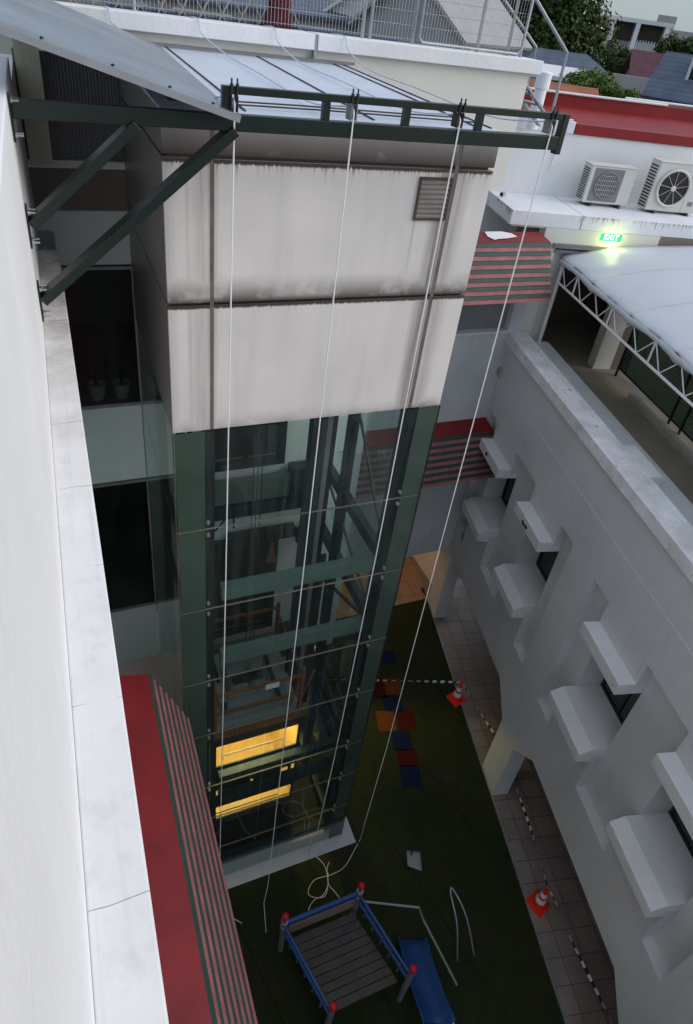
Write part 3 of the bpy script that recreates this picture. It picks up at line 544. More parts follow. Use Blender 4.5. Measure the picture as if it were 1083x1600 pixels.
m = MB(); m.tube([(x1-.5, 7.7, 2.6), (x1-.5, 7.7, 4.2)], .03, 8); m.tube([(x1-.3, 7.9, 2.6), (x1-.3, 7.9, 4.2)], .02, 8); m.done('control_column', 'fasteners', lc)
MB().box(1.7, 2.7, 6.9, 7.2, 4.355, 4.379).done('ceiling_lamp', 'lamp', lc)
for x, z, w__, h__ in ((1.47, 2.62, .10, .14), (2.12, 2.66, .05, .15), (2.72, 2.72, .13, .15), (2.92, 2.74, .06, .17)): MB().box(x, x+w__, y0-.012, y0-.006, z, z+h__).done('indicator_light', M['lampdim'], lc)
for x, z in ((1.56, 2.63), (2.13, 2.70), (2.72, 2.72)): MB().box(x, x+.03, y0-.02, y0-.013, z, z+.05).done('indicator_light', 'spot', lc)
MB().box(x0, x1, y0, y1, 4.465, 4.50).done('roof_plate', paint('car_roof_plate', (.30, .31, .30), .7, .5, 4, .4), lc, .006)
Z = -.30
m = MB(); m.box(1.55, 2.85, 6.6, 6.68, 4.802+Z, 4.88+Z).box(1.55, 1.62, 6.681, 7.9, 4.802+Z, 4.88+Z).box(2.75, 2.85, 6.681, 7.9, 4.802+Z, 4.88+Z).box(1.85, 2.6, 7.0, 7.7, 4.802+Z, 4.86+Z).box(1.9, 2.2, 7.1, 7.5, 4.861+Z, 5.02+Z).box(2.3, 2.5, 7.2, 7.4, 4.861+Z, 5.10+Z).box(1.64, 1.8, 6.9, 7.3, 4.802+Z, 4.95+Z); m.done('roof_equipment', 'alu', lc)
m = MB(); m.box(1.95, 2.5, 7.12, 7.3, 5.03+Z, 5.1+Z).box(1.7, 1.76, 6.7, 7.8, 4.89+Z, 4.93+Z).box(2.66, 2.72, 6.7, 7.8, 4.89+Z, 4.93+Z); m.done('roof_duct', 'blacksteel', lc)
for x in (1.43, 2.95):
    for y in (6.42, 7.9): MB().box(x, x+.06, y, y+.06, 4.51, 5.70).done('yoke_post', 'rust', lc)
for y, z in ((6.42, 5.50), (7.9, 5.60), (6.42, 5.02)):
    m = MB(); m.bar((1.45, y+.03, z), (3.0, y+.03, z), .045, .05); m.done('yoke_rail', 'rust', lc)
m = MB(); m.bar((1.47, 6.45, 5.5), (1.47, 7.9, 5.5), .03, .05); m.bar((2.97, 6.45, 5.5), (2.97, 7.9, 5.5), .03, .05); m.bar((2.97, 6.5, 4.6), (3.2, 6.5, 5.5), .03, .04); m.bar((2.80, 6.5, 4.6), (2.97, 6.5, 5.5), .03, .04); m.done('yoke_rail', 'rust', lc)
MB().box(1.4, 3.04, 6.30, 6.42, 4.505, 4.58).done('front_rail', 'rust', lc)
MB().box(2.30, 2.54, 6.40, 6.412, 5.42, 5.54).done('notice_plate', 'white', lc)
MB().lathe((2.9, 8.3, 6.5), [(.10, 0), (.10, .02), (.03, .03), (.07, .05), (.015, .42)], 10).done('warning_lamp', 'rust', tw)
l = bpy.data.lights.new('cabin_lamp', 'AREA'); l.shape = 'RECTANGLE'; l.size = 1.2; l.size_y = .5; l.energy = 42; l.color = (1, .80, .40)
lo = bpy.data.objects.new('cabin_lamp', l); sc.collection.objects.link(lo); lo.location = (2.2, 7.1, 4.34)
# ================================================================ GREEN RIGGING FRAME
fr = thing('rigging_frame', 'dark green steel cantilever frame bolted to the near wall', 'steel frame', (-.18, 5.6, 13.5))
YB = 5.6
MB().box(-.165, 4.50, YB-.04, YB+.04, 14.035, 14.155).done('main_beam', 'darkgreen', fr, .006)
MB().box(1.30, 4.50, YB-.03, YB+.03, 14.29, 14.345).done('top_rail', 'darkgreen', fr, .004)
for x in (1.30, 2.12, 2.85, 3.58): MB().box(x, x+.06, YB-.028, YB+.028, 14.156, 14.289).done('rail_post', 'darkgreen', fr)
MB().box(4.501, 4.56, YB-.04, YB+.04, 14.0, 14.345).done('end_post', 'darkgreen', fr, .004)
for za, xb in ((13.28, .66), (12.68, 1.40)):
    m = MB(); m.bar((-.15, YB, za+.03), (xb, YB, 14.045), .075, .175, (0, 1, 0)); m.done('brace', 'darkgreen', fr, .004)
for zc in (14.05, 13.30, 12.70):
    p = MB().box(-.179, -.165, YB-.07, YB+.07, zc-.16, zc+.14).done('wall_plate', 'darkgreen', fr)
    for dz in (-.12, .10):
        for dy in (-.045, .045):
            MB().tube([(-.164, YB+dy, zc+dz), (-.110, YB+dy, zc+dz)], .008, 6).tube([(-.164, YB+dy, zc+dz), (-.150, YB+dy, zc+dz)], .016, 6).done('bolt', 'fasteners', p)
XP = (1.39, 2.38, 3.39, 4.38)
for i, x in enumerate(XP):
    t = thing('pulley_block', ('grey pulley clamped to the left end of the green rail', 'grey pulley clamped to the green rail, second from the left', 'grey pulley clamped to the green rail, second from its free end', 'grey pulley beside the end post of the green frame')[i], 'pulley', (x, YB, 14.3), 'pulleys on the green frame')
    m = MB(); m.box(x-.028, x-.020, YB-.055, YB+.055, 14.17, 14.285).box(x+.020, x+.028, YB-.055, YB+.055, 14.17, 14.285); m.done('cheek_plate', 'acdark' if i % 2 == 0 else 'acgrille', t)
    m = MB(); m.tube([(x-.015, YB, 14.215), (x+.015, YB, 14.215)], .042, 16); m.done('sheave', 'steel', t)
    m = MB()
    for dx in (-.022, .022): m.tube([(x+dx, YB-.038, 14.22), (x+dx, YB-.038, 14.40)], .007, 6).tube([(x+dx, YB-.038, 14.345), (x+dx, YB-.038, 14.365)], .014, 6)
    m.done('u_bolt', 'blacksteel', t)
def rope(pts, r_, lab, mat='rope', grp='white hanging ropes', seg=8):
    tag(MB().tube(pts, r_, seg).done('rope', mat, None, 0, True), lab, 'rope', grp)
def smooth(pts, n=8):
    out = []; P = [V(p) for p in pts]; P = [P[0]*2-P[1]]+P+[P[-1]*2-P[-2]]
    for i in range(1, len(P)-2):
        for k in range(n):
            t_ = k/n; a, b_, c, d_ = P[i-1:i+3]
            out.append(tuple(.5*((2*b_)+(c-a)*t_+(2*a-5*b_+4*c-d_)*t_*t_+(3*b_-a-3*c+d_)*t_**3)))
    out.append(tuple(P[-2])); return out
yr = YB-.045
def arc(x): return [(x, YB+.02, 14.258), (x, YB-.02, 14.256), (x, yr, 14.235), (x, yr-.003, 14.21)]
rope(arc(1.39)+[(1.385, yr, 9), (1.37, yr+.01, 3), (1.36, yr, .02), (1.5, yr-.3, .015), (1.7, yr-.5, .015)], .0072, 'white rope hanging from the leftmost pulley past the gold lit car')
rope(arc(2.38)+[(2.385, yr, 9), (2.37, yr-.01, 3), (2.36, yr-.03, .03), (2.2, yr-.3, .015), (2.1, yr-.8, .015)], .0072, 'white rope hanging straight down the middle of the lift tower')
A3 = [(3.40, yr, 9), (3.37, yr+.02, 4), (3.33, 5.62, 1.2), (3.36, 5.88, .03)]
g3 = smooth([(3.36, 5.88, .022), (3.5, 5.72, .02), (3.6, 5.5, .015), (3.56, 5.2, .012), (3.42, 4.98, .012), (3.2, 4.98, .012), (3.02, 4.86, .012), (2.95, 4.70, .012)])
rope(arc(3.39)+A3[:-1]+g3, .0072, 'white rope ending in a coil, reaching the corner of the base slab')
g4 = smooth([(4.42, 5.62, 1.0), (4.52, 5.75, .08), (4.35, 5.62, .014), (4.0, 5.36, .014), (3.68, 5.3, .02), (3.3, 5.32, .014), (3.1, 5.12, .014), (3.3, 4.98, .014), (3.52, 5.12, .026), (3.62, 5.42, .03), (3.72, 5.55, .014)])
g4b = smooth([(3.62, 5.36, .012), (3.56, 5.15, .012), (3.64, 4.95, .012), (3.70, 4.78, .012)])
rope(arc(4.38)+[(4.39, yr, 9), (4.41, yr, 4)]+g4, .0072, 'white rope hanging from the free end of the green frame and looping on the turf')
rope(g4b, .0072, 'short loose white rope tail lying on the turf by the coil', grp='rope on the turf')
for i, (a, b_, c) in enumerate((((170, 8), (235, 72), (350, 165)), ((310, 26), (345, 72), (470, 150)), ((430, 44), (482, 98), (610, 162)), ((538, 76), (562, 99), (716, 180)))):
    p0 = ony(*a, 10.08); p0.z = 14.53; p1 = onz(*b_, 14.25); p1 = ony(*b_, 9.9) if p1.y > 9.95 else p1
    e = V((XP[i]-.02, YB+.03, 14.262)); mid = V((p1.x*.55+e.x*.45, 8.2, 14.185)); q = V((p0.x, 10.6, 14.525))
    rope(smooth([tuple(q), tuple(p0), (p0.x+.03, 10.0, 14.38), (p1.x*.8+mid.x*.2, 9.5, 14.21), tuple(mid), (e.x*.85+mid.x*.15, 6.6, 14.15), tuple(e)], 5), .008,
         ('pale rope from the parapet to the left pulley over the sheet edge', 'pale rope crossing the lift roof from the parapet, second from the left', 'pale rope crossing the middle of the lift roof from the parapet', 'pale rope from the parapet across the right part of the lift roof')[i], 'roperoof', 'pale ropes over the lift roof', 6)
# ================================================================ LOUVRE AWNINGS
def awning(name, lab, T, u0, u1, ztop, flip, dz=(.15, 1.22), ow=(.42, .93), n_=14, loc=None):
    t = thing(name, lab, 'awning', loc, 'striped louvre awnings')
    m_ = MB(T)
    a = ztop; b_ = ztop-dz[0]
    m_.hexa([(u0, 0, a-.012), (u1, 0, a-.012), (u1, ow[0], b_-.012), (u0, ow[0], b_-.012), (u0, 0, a), (u1, 0, a), (u1, ow[0], b_), (u0, ow[0], b_)]); m_.done('top_sheet', 'red', t)
    mm = MB(T); um = (u0+u1)/2; mm.hexa([(um-.01, .0, a+.001), (um+.01, 0, a+.001), (um+.01, ow[0], b_+.001), (um-.01, ow[0], b_+.001), (um-.01, 0, a+.008), (um+.01, 0, a+.008), (um+.01, ow[0], b_+.008), (um-.01, ow[0], b_+.008)]); mm.done('sheet_lap', 'red', t)
    so_ = (ow[1]-ow[0])/n_; sz = (dz[1]-dz[0])/n_
    for k in range(n_):
        oo = ow[0]+so_*k; zz = b_-.005-sz*k; m_ = MB(T); e = so_*1.05
        m_.hexa([(u0, oo+.002, zz-sz*.93), (u1, oo+.002, zz-sz*.93), (u1, oo+e+.016, zz-sz*.93), (u0, oo+e+.016, zz-sz*.93), (u0, oo-.012, zz-.002), (u1, oo-.012, zz-.002), (u1, oo+.006, zz), (u0, oo+.006, zz)])
        m_.done('slat', 'green_slat' if k % 2 == 0 else 'pink', t)
    for u in (u0-.012, u1+.002):
        m_ = MB(T); m_.prism([(0.0, a-.03), (ow[0]-.03, b_-.03), (ow[1]-.06, ztop-dz[1]), (ow[1]-.14, ztop-dz[1]-.03), (0.0, a-.35)], 'x', u, u+.01); m_.done('end_plate', 'green_slat', t)
    return t
TL = lambda u, o, z: V((.01+o, u, z))
awning('louvre_awning', 'dark red and green louvre awning below the near white ledge', TL, -4.0, 5.95, 7.27, 1, (.11, 1.38), loc=(.02, 1, 7.2))
TB = lambda u, o, z: V((u, 11.25-o, z))
awning('louvre_awning', 'upper striped louvre awning under the ledge of the air conditioners', TB, 5.4, 9.27, 11.5, 1, (.08, 1.12), loc=(8, 11.2, 11))
awning('louvre_awning', 'lower striped louvre awning seen partly through the lift tower glass', TB, 4.85, 9.22, 7.0, 1, (.15, 1.15), loc=(8, 11.2, 6.5))
m = MB(TB)
pts = [(7.90, .03), (8.30, .02), (8.50, .10), (8.56, .22), (8.28, .28), (8.05, .30), (7.96, .34), (7.86, .22)]
m.b.faces.new([m.v(u, o, 11.512-.08*o/.42) for u, o in pts]); r_ = bmesh.ops.extrude_face_region(m.b, geom=m.b.faces[:]); bmesh.ops.translate(m.b, vec=(0, 0, .006), verts=[g_ for g_ in r_['geom'] if isinstance(g_, bmesh.types.BMVert)])
tag(m.done('paper_sheet', 'white'), 'crumpled white sheet lying on the upper striped awning', 'sheet')
# ================================================================ RIGHT WING
rw = thing('right_wing', 'pale grey right wing with projecting window sills and hoods', 'building', tuple(TW(0, .5, 0)))
slots, hoods = [], []
for base in (0, -5.63, -11.26, 5.63):
    for s0, s1 in ((base-.59, base-.03), (base-2.98, base-1.86), (base-4.80, base-4.25)): slots.append((s0, s1))
    for s0, s1 in ((base-1.86, base-.59), (base-4.25, base-2.98)): hoods.append((s0, s1))
SM, SX = -14.0, 5.72
slots = [(max(a, SM), min(b_, SX)) for a, b_ in slots if b_ > SM+.2 and a < SX-.2]; hoods = [(a, b_) for a, b_ in hoods if a > SM and b_ < SX]
ins = lambda s, L: any(a < s < b_ for a, b_ in L)
xs = sorted({SM, SX, *[v_ for p in slots+hoods for v_ in p]})
def wsolid(s, o, z):
    if 3.8 < z < 7.28 and ins(s, slots) and o < .19: return False
    if ins(s, hoods):
        if 4.78 < z < 6.7 and o < .75: return False
    return True
MB(TW).cells(xs, [0, .19, .75, 1.0], [2.6, 3.8, 4.78, 6.7, 7.28, 8.4, 9.06], wsolid).done('wall', 'grey_wall', rw)
MB(TW).box(SM, SX, -.006, -.001, 8.19, 8.215).done('groove_strip', 'sillwhite', rw)
MB(TW).box(SM, SX, -.10, .27, 9.062, 9.30).done('coping', 'coping', rw, .012)
MB(TW).box(SM, SX, .285, .40, 8.35, 9.285).done('inner_upstand', 'coping', rw, .008)
for s0 in (.28, -4.3): MB(TW).box(s0, s0+.92, .402, .68, 8.35, 9.25).done('upstand_block', 'coping', rw, .01)
for k, (a, b_) in enumerate(hoods):
    MB(TW).box(a, b_, -.30, .0, 6.57, 6.82).box(a, b_, .001, .19, 6.57, 6.699).done('window_hood', 'sillwhite', rw, .01)
    m = MB(TW); m.prism([(-.30, 4.66), (.0, 4.62), (.0, 4.779), (.748, 4.781), (.748, 4.99), (-.08, 5.02), (-.30, 4.88)], 'x', a, b_); m.done('window_sill', 'sillwhite', rw, .008)
    wf = MB(TW).cells([a+.001, a+.06, (a+b_)/2-.02, (a+b_)/2+.02, b_-.06, b_-.001], [.69, .745], [4.992, 5.04, 6.62, 6.698], lambda s, o, z: not (5.04 < z < 6.62 and (a+.06 < s < (a+b_)/2-.02 or (a+b_)/2+.02 < s < b_-.06))).done('window', 'blacksteel', rw)
    MB(TW).box(a+.06, b_-.06, .715, .722, 5.04, 6.62).done('glass', 'darkglass', wf)
    if k in (0, 2, 5): 
        MB(TW).tube([(a+.1, -.302, 6.68), (a+.1, -.306, 6.68)], .012, 8).done('drain_hole', 'black', rw)
# broken render spots on the hoods
for s, z in ((2.0, 6.68), (2.16, 6.66), (4.55, 6.7)):
    m = MB(TW); n_ = 9; P_ = [(s+random.uniform(.05, .10)*math.cos(6.28*i/n_), z+random.uniform(.03, .07)*math.sin(6.28*i/n_)) for i in range(n_)]
    a = [m.v(q[0], -.3025, q[1]) for q in P_]; m.b.faces.new(a); m.done('spalled_patch', 'brown', rw)
m = MB(TW); m.b.faces.new([m.v(5.12+.13*math.cos(6.28*i/8)*random.uniform(.6, 1), -.003, 3.62+.2*math.sin(6.28*i/8)*random.uniform(.6, 1)) for i in range(8)]); m.done('stain_patch', paint('brown_water_stain', (.42, .30, .17), .5, .8, 9), rw)
for base in (5.45, 0, -5.63, -11.26):
    a, b_ = base-.03, base+.72
    m = MB(TW); m.box(a, b_, 0, .38, .021, 2.6) if base > 5 else m.prism([(a, .021), (b_, .021), (b_, 1.95), (b_+.66, 2.6), (a-.64, 2.6), (a, 1.96)], 'y', 0, .38)
    m.done('pillar', 'grey_wall', rw)
MB(TW).box(SM, 7.0, 3.0, 3.2, -.1, 3.0).done('corridor_wall', 'brownroom', rw)
MB(TW).box(SM, SX+.6, 1.002, 2.999, 2.85, 3.0).done('corridor_ceiling', 'brownroom', rw)
# terrace
MB(TW).box(SM, SX+.5, 1.001, 2.998, 8.2, 8.399).box(SM, SX-.0, .401, 1.0, 9.0-.599, 8.402).done('terrace_floor', 'floor_deck', rw)
MB(TQ).box(-.3, 6, -.25, 3.2, 8.2, 8.396).done('terrace_floor', 'floor_deck', rw)
MB(TW).box(SM, 4.4, 2.999, 6.0, 8.0, 8.398).done('terrace_floor', 'floor_deck', rw)
MB(TW).box(SM, 4.35, 2.55, 2.78, 8.4, 8.52).done('terrace_kerb', 'concrete', rw, .01)
# gable end wall with the door opening
ga = thing('gable_wall', 'white gable wall over the terrace door with red roof edge', 'wall', tuple(TQ(1, 1, 8.4)))
MB(TQ).cells([-.05, .28, 2.15, 2.6], [0, .3], [8.4, 11.24, 11.588], lambda s, t_, z: not (.28 < s < 2.15 and z < 11.24)).done('door_surround', 'cream', ga)
MB(TQ).box(.2, 1.45, -.06, -.003, 11.20, 11.29).box(.28, 1.3, -.03, -.003, 11.10, 11.16).done('door_track', 'acgrille', ga)
MB(TQ).cells([.0, .28, 5.5, 5.6], [.301, 2.9, 3.1], [8.399, 11.3, 11.4], lambda s, t_, z: not (.28 < s < 5.5 and t_ < 2.9 and z < 11.3)).done('room', 'brownroom', ga)
MB(TQ).box(2.6, 9, -.002, .29, 8.4, 11.588).done('side_wall', 'brownroom', ga)
MB(TQ).box(-.88, .68, 0, 1.53, 11.59, 11.88).box(.70, 9, 0, 1.53, 11.59, 11.88).done('service_ledge', 'ledge', ga, .012)
MB(TQ).box(-.82, 9, .02, 1.5, 11.56, 11.589).done('soffit', 'yellowish', ga)
MB(TQ).box(-4, 9, 1.531, 1.75, 10.9, 13.16).done('upper_wall', 'white', ga)
MB(TQ).box(-4, .70, 1.50, 1.78, 13.161, 13.39).done('white_coping', 'white', ga, .008)
MB(TQ).box(.71, 9, 1.49, 1.78, 13.161, 13.36).done('red_fascia', 'redroof', ga, .008)
m = MB(TQ); m.hexa([(.0, 1.781, 13.18), (9, 1.781, 13.18), (9, 4.3, 13.36), (0, 4.3, 13.36), (.0, 1.781, 13.22), (9, 1.781, 13.22), (9, 4.3, 13.40), (.0, 4.3, 13.40)]); m.done('red_roof', 'redroof', ga)
MB(TQ).box(-1.5, 9, 4.301, 4.5, 13.1, 13.66).done('red_upstand', 'redroof', ga, .008)
m = MB(TQ); m.tube([(-.3, 4.28, 13.69), (2, 4.27, 13.685), (4.4, 4.28, 13.69)], .03, 8); m.done('roof_pipe', 'white', ga)
m = MB(TQ); m.tube([(3.3, 4.45, 13.72), (9, 4.45, 13.72)], .03, 8); m.done('roof_pipe', 'white', ga)
m = MB(TQ); m.tube([(-.6, 1.45, 12.05), (-.75, 1.2, 12.02)], .04, 10); 
MB(TQ).tube([(-.70, 1.05, 11.94), (-.79, .98, 11.94)], .045, 10).done('drain_pipe', 'steel', ga)
MB(TQ).tube([(-.786, .984, 11.94), (-.796, .976, 11.94)], .036, 10).done('drain_mouth', 'black', ga)
m = MB(TQ); m.tube([(.45, 1.50, 13.30), (.42, 1.50, 12.9), (.40, 1.50, 12.4)], .012, 6); m.tube([(.45, 1.48, 13.40), (.2, 1.48, 13.42), (.6, 1.48, 13.42)], .02, 6); m.done('conduit', 'white', ga)
# ---- AC units
def circ(m_, s, t_, z, r, n_=28): return [m_.v(s+r*math.cos(2*math.pi*k/n_), t_, z+r*math.sin(2*math.pi*k/n_)) for k in range(n_)]
def ac(lab, s0, s1, t0, z0, z1, fs, fz, fr_, big):
    t = thing('air_conditioner', lab, 'air conditioner', tuple(TQ((s0+s1)/2, t0+.2, z0)), 'outdoor air conditioner units')
    MB(TQ).box(s0, s1, t0, t0+.36, z0, z1).done('casing', 'acwhite', t, .015)
    MB(TQ).box(s0-.01, s1+.01, t0-.012, t0+.372, z1+.001, z1+.02).done('top_cover', 'acwhite', t, .008)
    if not big:
        MB(TQ).box(s0+.10, s0+.78, t0-.012, t0-.001, z0+.05, z1-.04).done('front_grille', 'acgrille', t, .004)
    m_ = MB(TQ); m_.b.faces.new(circ(m_, fs, t0-.0135, fz, fr_)); m_.done('fan_opening', 'acdark' if big else M['fandim'], t)
    m_ = MB(TQ)
    n_ = 32
    for rr in ((fr_, .014) if not big else (fr_, .03),):
        pts_ = [(fs+rr[0]*math.cos(2*math.pi*k/n_), t0-.02, fz+rr[0]*math.sin(2*math.pi*k/n_)) for k in range(n_+1)]; m_.tube(pts_, rr[1], 6, False)
    m_.done('fan_ring', 'acgrille' if not big else 'acwhite', t)
    m_ = MB(TQ)
    if big:
        for k in range(9): a = 2*math.pi*k/9+.2; m_.tube([(fs, t0-.022, fz), (fs+fr_*math.cos(a), t0-.022, fz+fr_*math.sin(a))], .005, 5)
        m_.done('fan_spokes', 'acwhite', t)
        m_ = MB(TQ); m_.tube([(fs, t0-.015, fz), (fs, t0-.035, fz)], .06, 16); m_.done('fan_hub', 'acwhite', t)
        m_ = MB(TQ)
        for rr in [fr_*q/9 for q in range(3, 9)]:
            pts_ = [(fs+rr*math.cos(2*math.pi*k/n_), t0-.02, fz+rr*math.sin(2*math.pi*k/n_)) for k in range(n_+1)]; m_.tube(pts_, .0028, 4, False)
        m_.done('fan_guard', 'brown', t)
        MB(TQ).box(s1-.30, s1-.18, t0-.004, t0-.001, z0+.15, z0+.24).done('name_plate', 'acgrille', t)
        MB(TQ).box(s1-.42, s1-.414, t0-.004, t0-.001, z0+.02, z1-.02).done('panel_joint', 'acgrille', t)
    else:
        for k in range(13):
            x = fs-fr_*.93+k*fr_*1.86/12; hh = math.sqrt(max(fr_**2-(x-fs)**2, 0)); m_.tube([(x, t0-.022, fz-hh), (x, t0-.022, fz+hh)], .004, 4)
        for k in range(5):
            z = fz-fr_*.7+k*fr_*1.4/4; hh = math.sqrt(max(fr_**2-(z-fz)**2, 0)); m_.tube([(fs-hh, t0-.025, z), (fs+hh, t0-.025, z)], .004, 4)
        m_.done('fan_guard', 'acwhite', t)
    m_ = MB(TQ)
    for k in range(14):
        z = z0+.05+k*(z1-z0-.1)/14; m_.box(s0-.006, s0-.001, t0+.05, t0+.33, z, z+(z1-z0-.1)/28)
    m_.done('side_fins', 'acdark', t)
    for q in (.15, .8): MB(TQ).box(s0+(s1-s0)*q, s0+(s1-s0)*q+.06, t0-.02, t0+.38, 11.882, z0-.001).done('foot', 'acdark', t)
ac('smaller white air conditioner with square grille on the stained ledge', 1.03, 2.10, .88, 11.95, 12.70, 1.47, 12.33, .27, False)
ac('larger white air conditioner with round spoked fan cut by the right edge', 2.48, 3.75, .74, 11.94, 12.92, 2.96, 12.43, .37, True)
# ---- exit sign
ex = thing('exit_sign', 'lit green EXIT sign under the stained ledge', 'exit sign', tuple(TQ(1.45, .02, 11.5)))
MB(TQ).box(1.20, 1.72, .005, .05, 11.40, 11.575).done('housing', 'white', ex)
MB(TQ).box(1.21, 1.71, -.002, .004, 11.41, 11.565).done('sign_face', 'exitgreen', ex)
cu = bpy.data.curves.new('exit_text', 'FONT'); cu.body = 'EXIT'; cu.size = .15; cu.align_x = 'CENTER'; cu.align_y = 'CENTER'; cu.extrude = .002; cu.space_character = 1.15
to = bpy.data.objects.new('tmp', cu); sc.collection.objects.link(to); dg = bpy.context.evaluated_depsgraph_get(); me = bpy.data.meshes.new_from_object(to.evaluated_get(dg)); bpy.data.objects.remove(to)
for v_ in me.vertices: v_.co = TQ(1.46+v_.co.x, -.006-v_.co.z, 11.487+v_.co.y) - WL['exit_sign']
me.materials.clear(); me.materials.append(M['exitwhite']); lt = bpy.data.objects.new('lettering', me); sc.collection.objects.link(lt); lt.parent = ex
l = bpy.data.lights.new('exit_glow', 'POINT'); l.shadow_soft_size = .12; l.energy = 3.2; l.color = (.86, 1, .28)
lo = bpy.data.objects.new('exit_glow', l); sc.collection.objects.link(lo); lo.location = TQ(1.46, -.16, 11.43)
# ---- tent
te = thing('canopy_tent', 'white canvas canopy tent on a white truss over the terrace', 'tent', tuple(TQ(2, -4, 8.4)))
m = MB(TQ); prof = [(.46, 10.98), (.50, 11.02), (.60, 11.07), (.8, 11.13), (1.1, 11.22), (1.6, 11.32), (2.3, 11.40), (3.2, 11.46), (4.5, 11.52), (7, 11.55)]
ts = [-.06-.15*k for k in range(76)]; grid = []
for j, t_ in enumerate(ts):
    row = []
    for i, (s, z) in enumerate(prof):
        ph = (abs(t_) % 1.52)/1.52; sag = math.sin(math.pi*ph); edge = max(0, 1-i/4)
        row.append(m.v(s+(.05*sag-.02)*edge, t_, z-.035*sag*edge*0-.03*math.sin(t_*2.1+s)*.4+random.uniform(-.004, .004)+(.02*(1-sag))*edge+.016*math.sin(8.3*t_+4*s)*math.exp(-(s-.46)*1.1)+.008*math.sin(21*t_-7*s)*math.exp(-(s-.46)*1.6)))
    grid.append(row)
for j in range(len(ts)-1):
    for i in range(len(prof)-1): m.b.faces.new([grid[j][i], grid[j][i+1], grid[j+1][i+1], grid[j+1][i]])
o = m.done('roof_canvas', 'tent', te, 0, True); sd = o.modifiers.new('solid', 'SOLIDIFY'); sd.thickness = .006
m = MB(TQ); rows_ = []
for j, t_ in enumerate(ts):
    ph = (abs(t_) % 1.52)/1.52; sag = math.sin(math.pi*ph); g0 = grid[j][0] if False else None
    base = (.46+(.05*sag-.02), 10.98-.012*math.sin(t_*2.1+.46)+.02*(1-sag)); wv = .012*math.sin(t_*17)+.01*math.sin(t_*41)
    rows_.append([m.v(base[0]-.004, t_, base[1]), m.v(base[0]-.015+wv*.5, t_, base[1]-.07), m.v(base[0]-.0+wv, t_, base[1]-.14+.05*sag)])
for j in range(len(ts)-1):
    for i in range(2): m.b.faces.new([rows_[j][i], rows_[j][i+1], rows_[j+1][i+1], rows_[j+1][i]])
o = m.done('valance', 'tent', te, 0, True); sd = o.modifiers.new('solid', 'SOLIDIFY'); sd.thickness = .005
for k in range(1, 6):
    t_ = -1.52*k; m = MB(TQ); m.tube([(s, t_, z-.03*math.sin(t_*2.1+s)*.4+.024+.016*math.sin(8.3*t_+4*s)*math.exp(-(s-.46)*1.1)) for s, z in prof[1:]], .006, 6); m.done('canvas_seam', 'tent', te)
m = MB(TQ); m.tube([(.50, -.1, 10.50), (.50, -11.4, 10.50)], .026, 8); m.done('truss_lower_chord', 'white', te)
m = MB(TQ); m.tube([(.50, -.1, 10.93), (.50, -11.4, 10.93)], .018, 8); m.done('truss_upper_chord', 'white', te)
t_ = -.1; k = 0
while t_ > -11.2:
    m = MB(TQ); m.tube([(.50, t_, 10.92), (.50, t_-.38, 10.51)], .011, 6); m.done('truss_web', 'white', te)
    m = MB(TQ); m.tube([(.50, t_-.38, 10.51), (.50, t_-.76, 10.92)], .011, 6); m.done('truss_web', 'white', te)
    if k % 2 == 0: m = MB(TQ); m.tube([(.505, t_-.76, 10.92), (.505, t_-.76, 10.51)], .02, 6); m.done('truss_post', 'white', te)
    t_ -= .76; k += 1
for t_ in (-.12, -11.3):
    MB(TQ).tube([(.50, t_, 8.4), (.50, t_, 10.98)], .036, 10).done('pole', 'white', te)
for s in (3.0, 5.5): MB(TQ).tube([(.5, -.12-0*s, 10.95), (s, -.12, 11.3)], .02, 6).done('rafter', 'white', te)
# ---- green mesh fence on the terrace
gf = thing('privacy_fence', 'dark green privacy mesh fence on the terrace under the tent', 'fence', tuple(TQ(2.6, -3, 8.4)))
MB(TQ).box(2.62, 2.64, -9, -.30, 8.6, 10.9).done('mesh_fabric', 'privacy', gf)
m = MB(TQ)
for k in range(180):
    t0 = -9+k*.048; 
    if t0+.35 < -.32: m.tube([(2.612, t0, 8.62), (2.612, t0+.30, 10.88)], .006, 4, False)
for k in range(26): m.tube([(2.608, -9, 8.66+k*.085), (2.608, -.32, 8.66+k*.085)], .004, 4, False)
m.done('chain_wire', paint('pale_lit_wire', (.36, .42, .30), .8, .5, 3), gf)  # lattice wires, paled so their colour also carries light showing through the slits
for t_ in (-.34, -2.6, -3.0, -5.4, -8.0):
    MB(TQ).tube([(2.58, t_, 8.4), (2.58, t_, 10.95)], .03, 8).done('post', 'darkgreen', gf)
MB(TQ).tube([(2.58, -9, 8.62), (2.58, -.32, 8.62)], .02, 8).done('bottom_rail', 'darkgreen', gf)
# ---- stair hoops at parapet end
cl = thing('roof_ladder', 'grey steel stair with bent handrails at the parapet end', 'ladder', (8, 10.8, 13.3))
def pl(pp, Y_, r_, nm): MB().tube([tuple(ony(x, y, Y_)) for x, y in pp], r_, 8).done(nm, 'steel', cl)
pl([(838-12, -30), (838, 0), (886, 82), (860, 187)], 10.9, .028, 'handrail')
pl([(770, -28), (788, 0), (838, 74), (822, 140)], 11.3, .024, 'handrail')
m = MB(); m.bar(tuple(ony(812, 118, 10.9)), tuple(ony(858, 188, 10.9)), .03, .12, (0, 1, 0)); m.done('stringer', 'steel', cl)
m = MB(); m.bar(tuple(ony(800, 134, 11.4)), tuple(ony(842, 196, 11.4)), .03, .12, (0, 1, 0)); m.done('stringer', 'steel', cl)
for f_ in (.15, .4, .65, .9):
    a = ony(812, 118, 10.9).lerp(ony(858, 188, 10.9), f_); MB().box(a.x-.08, a.x+.08, 10.93, 11.38, a.z-.015, a.z+.015).done('tread', 'steel', cl)
c = ony(843, 149, 12.6)
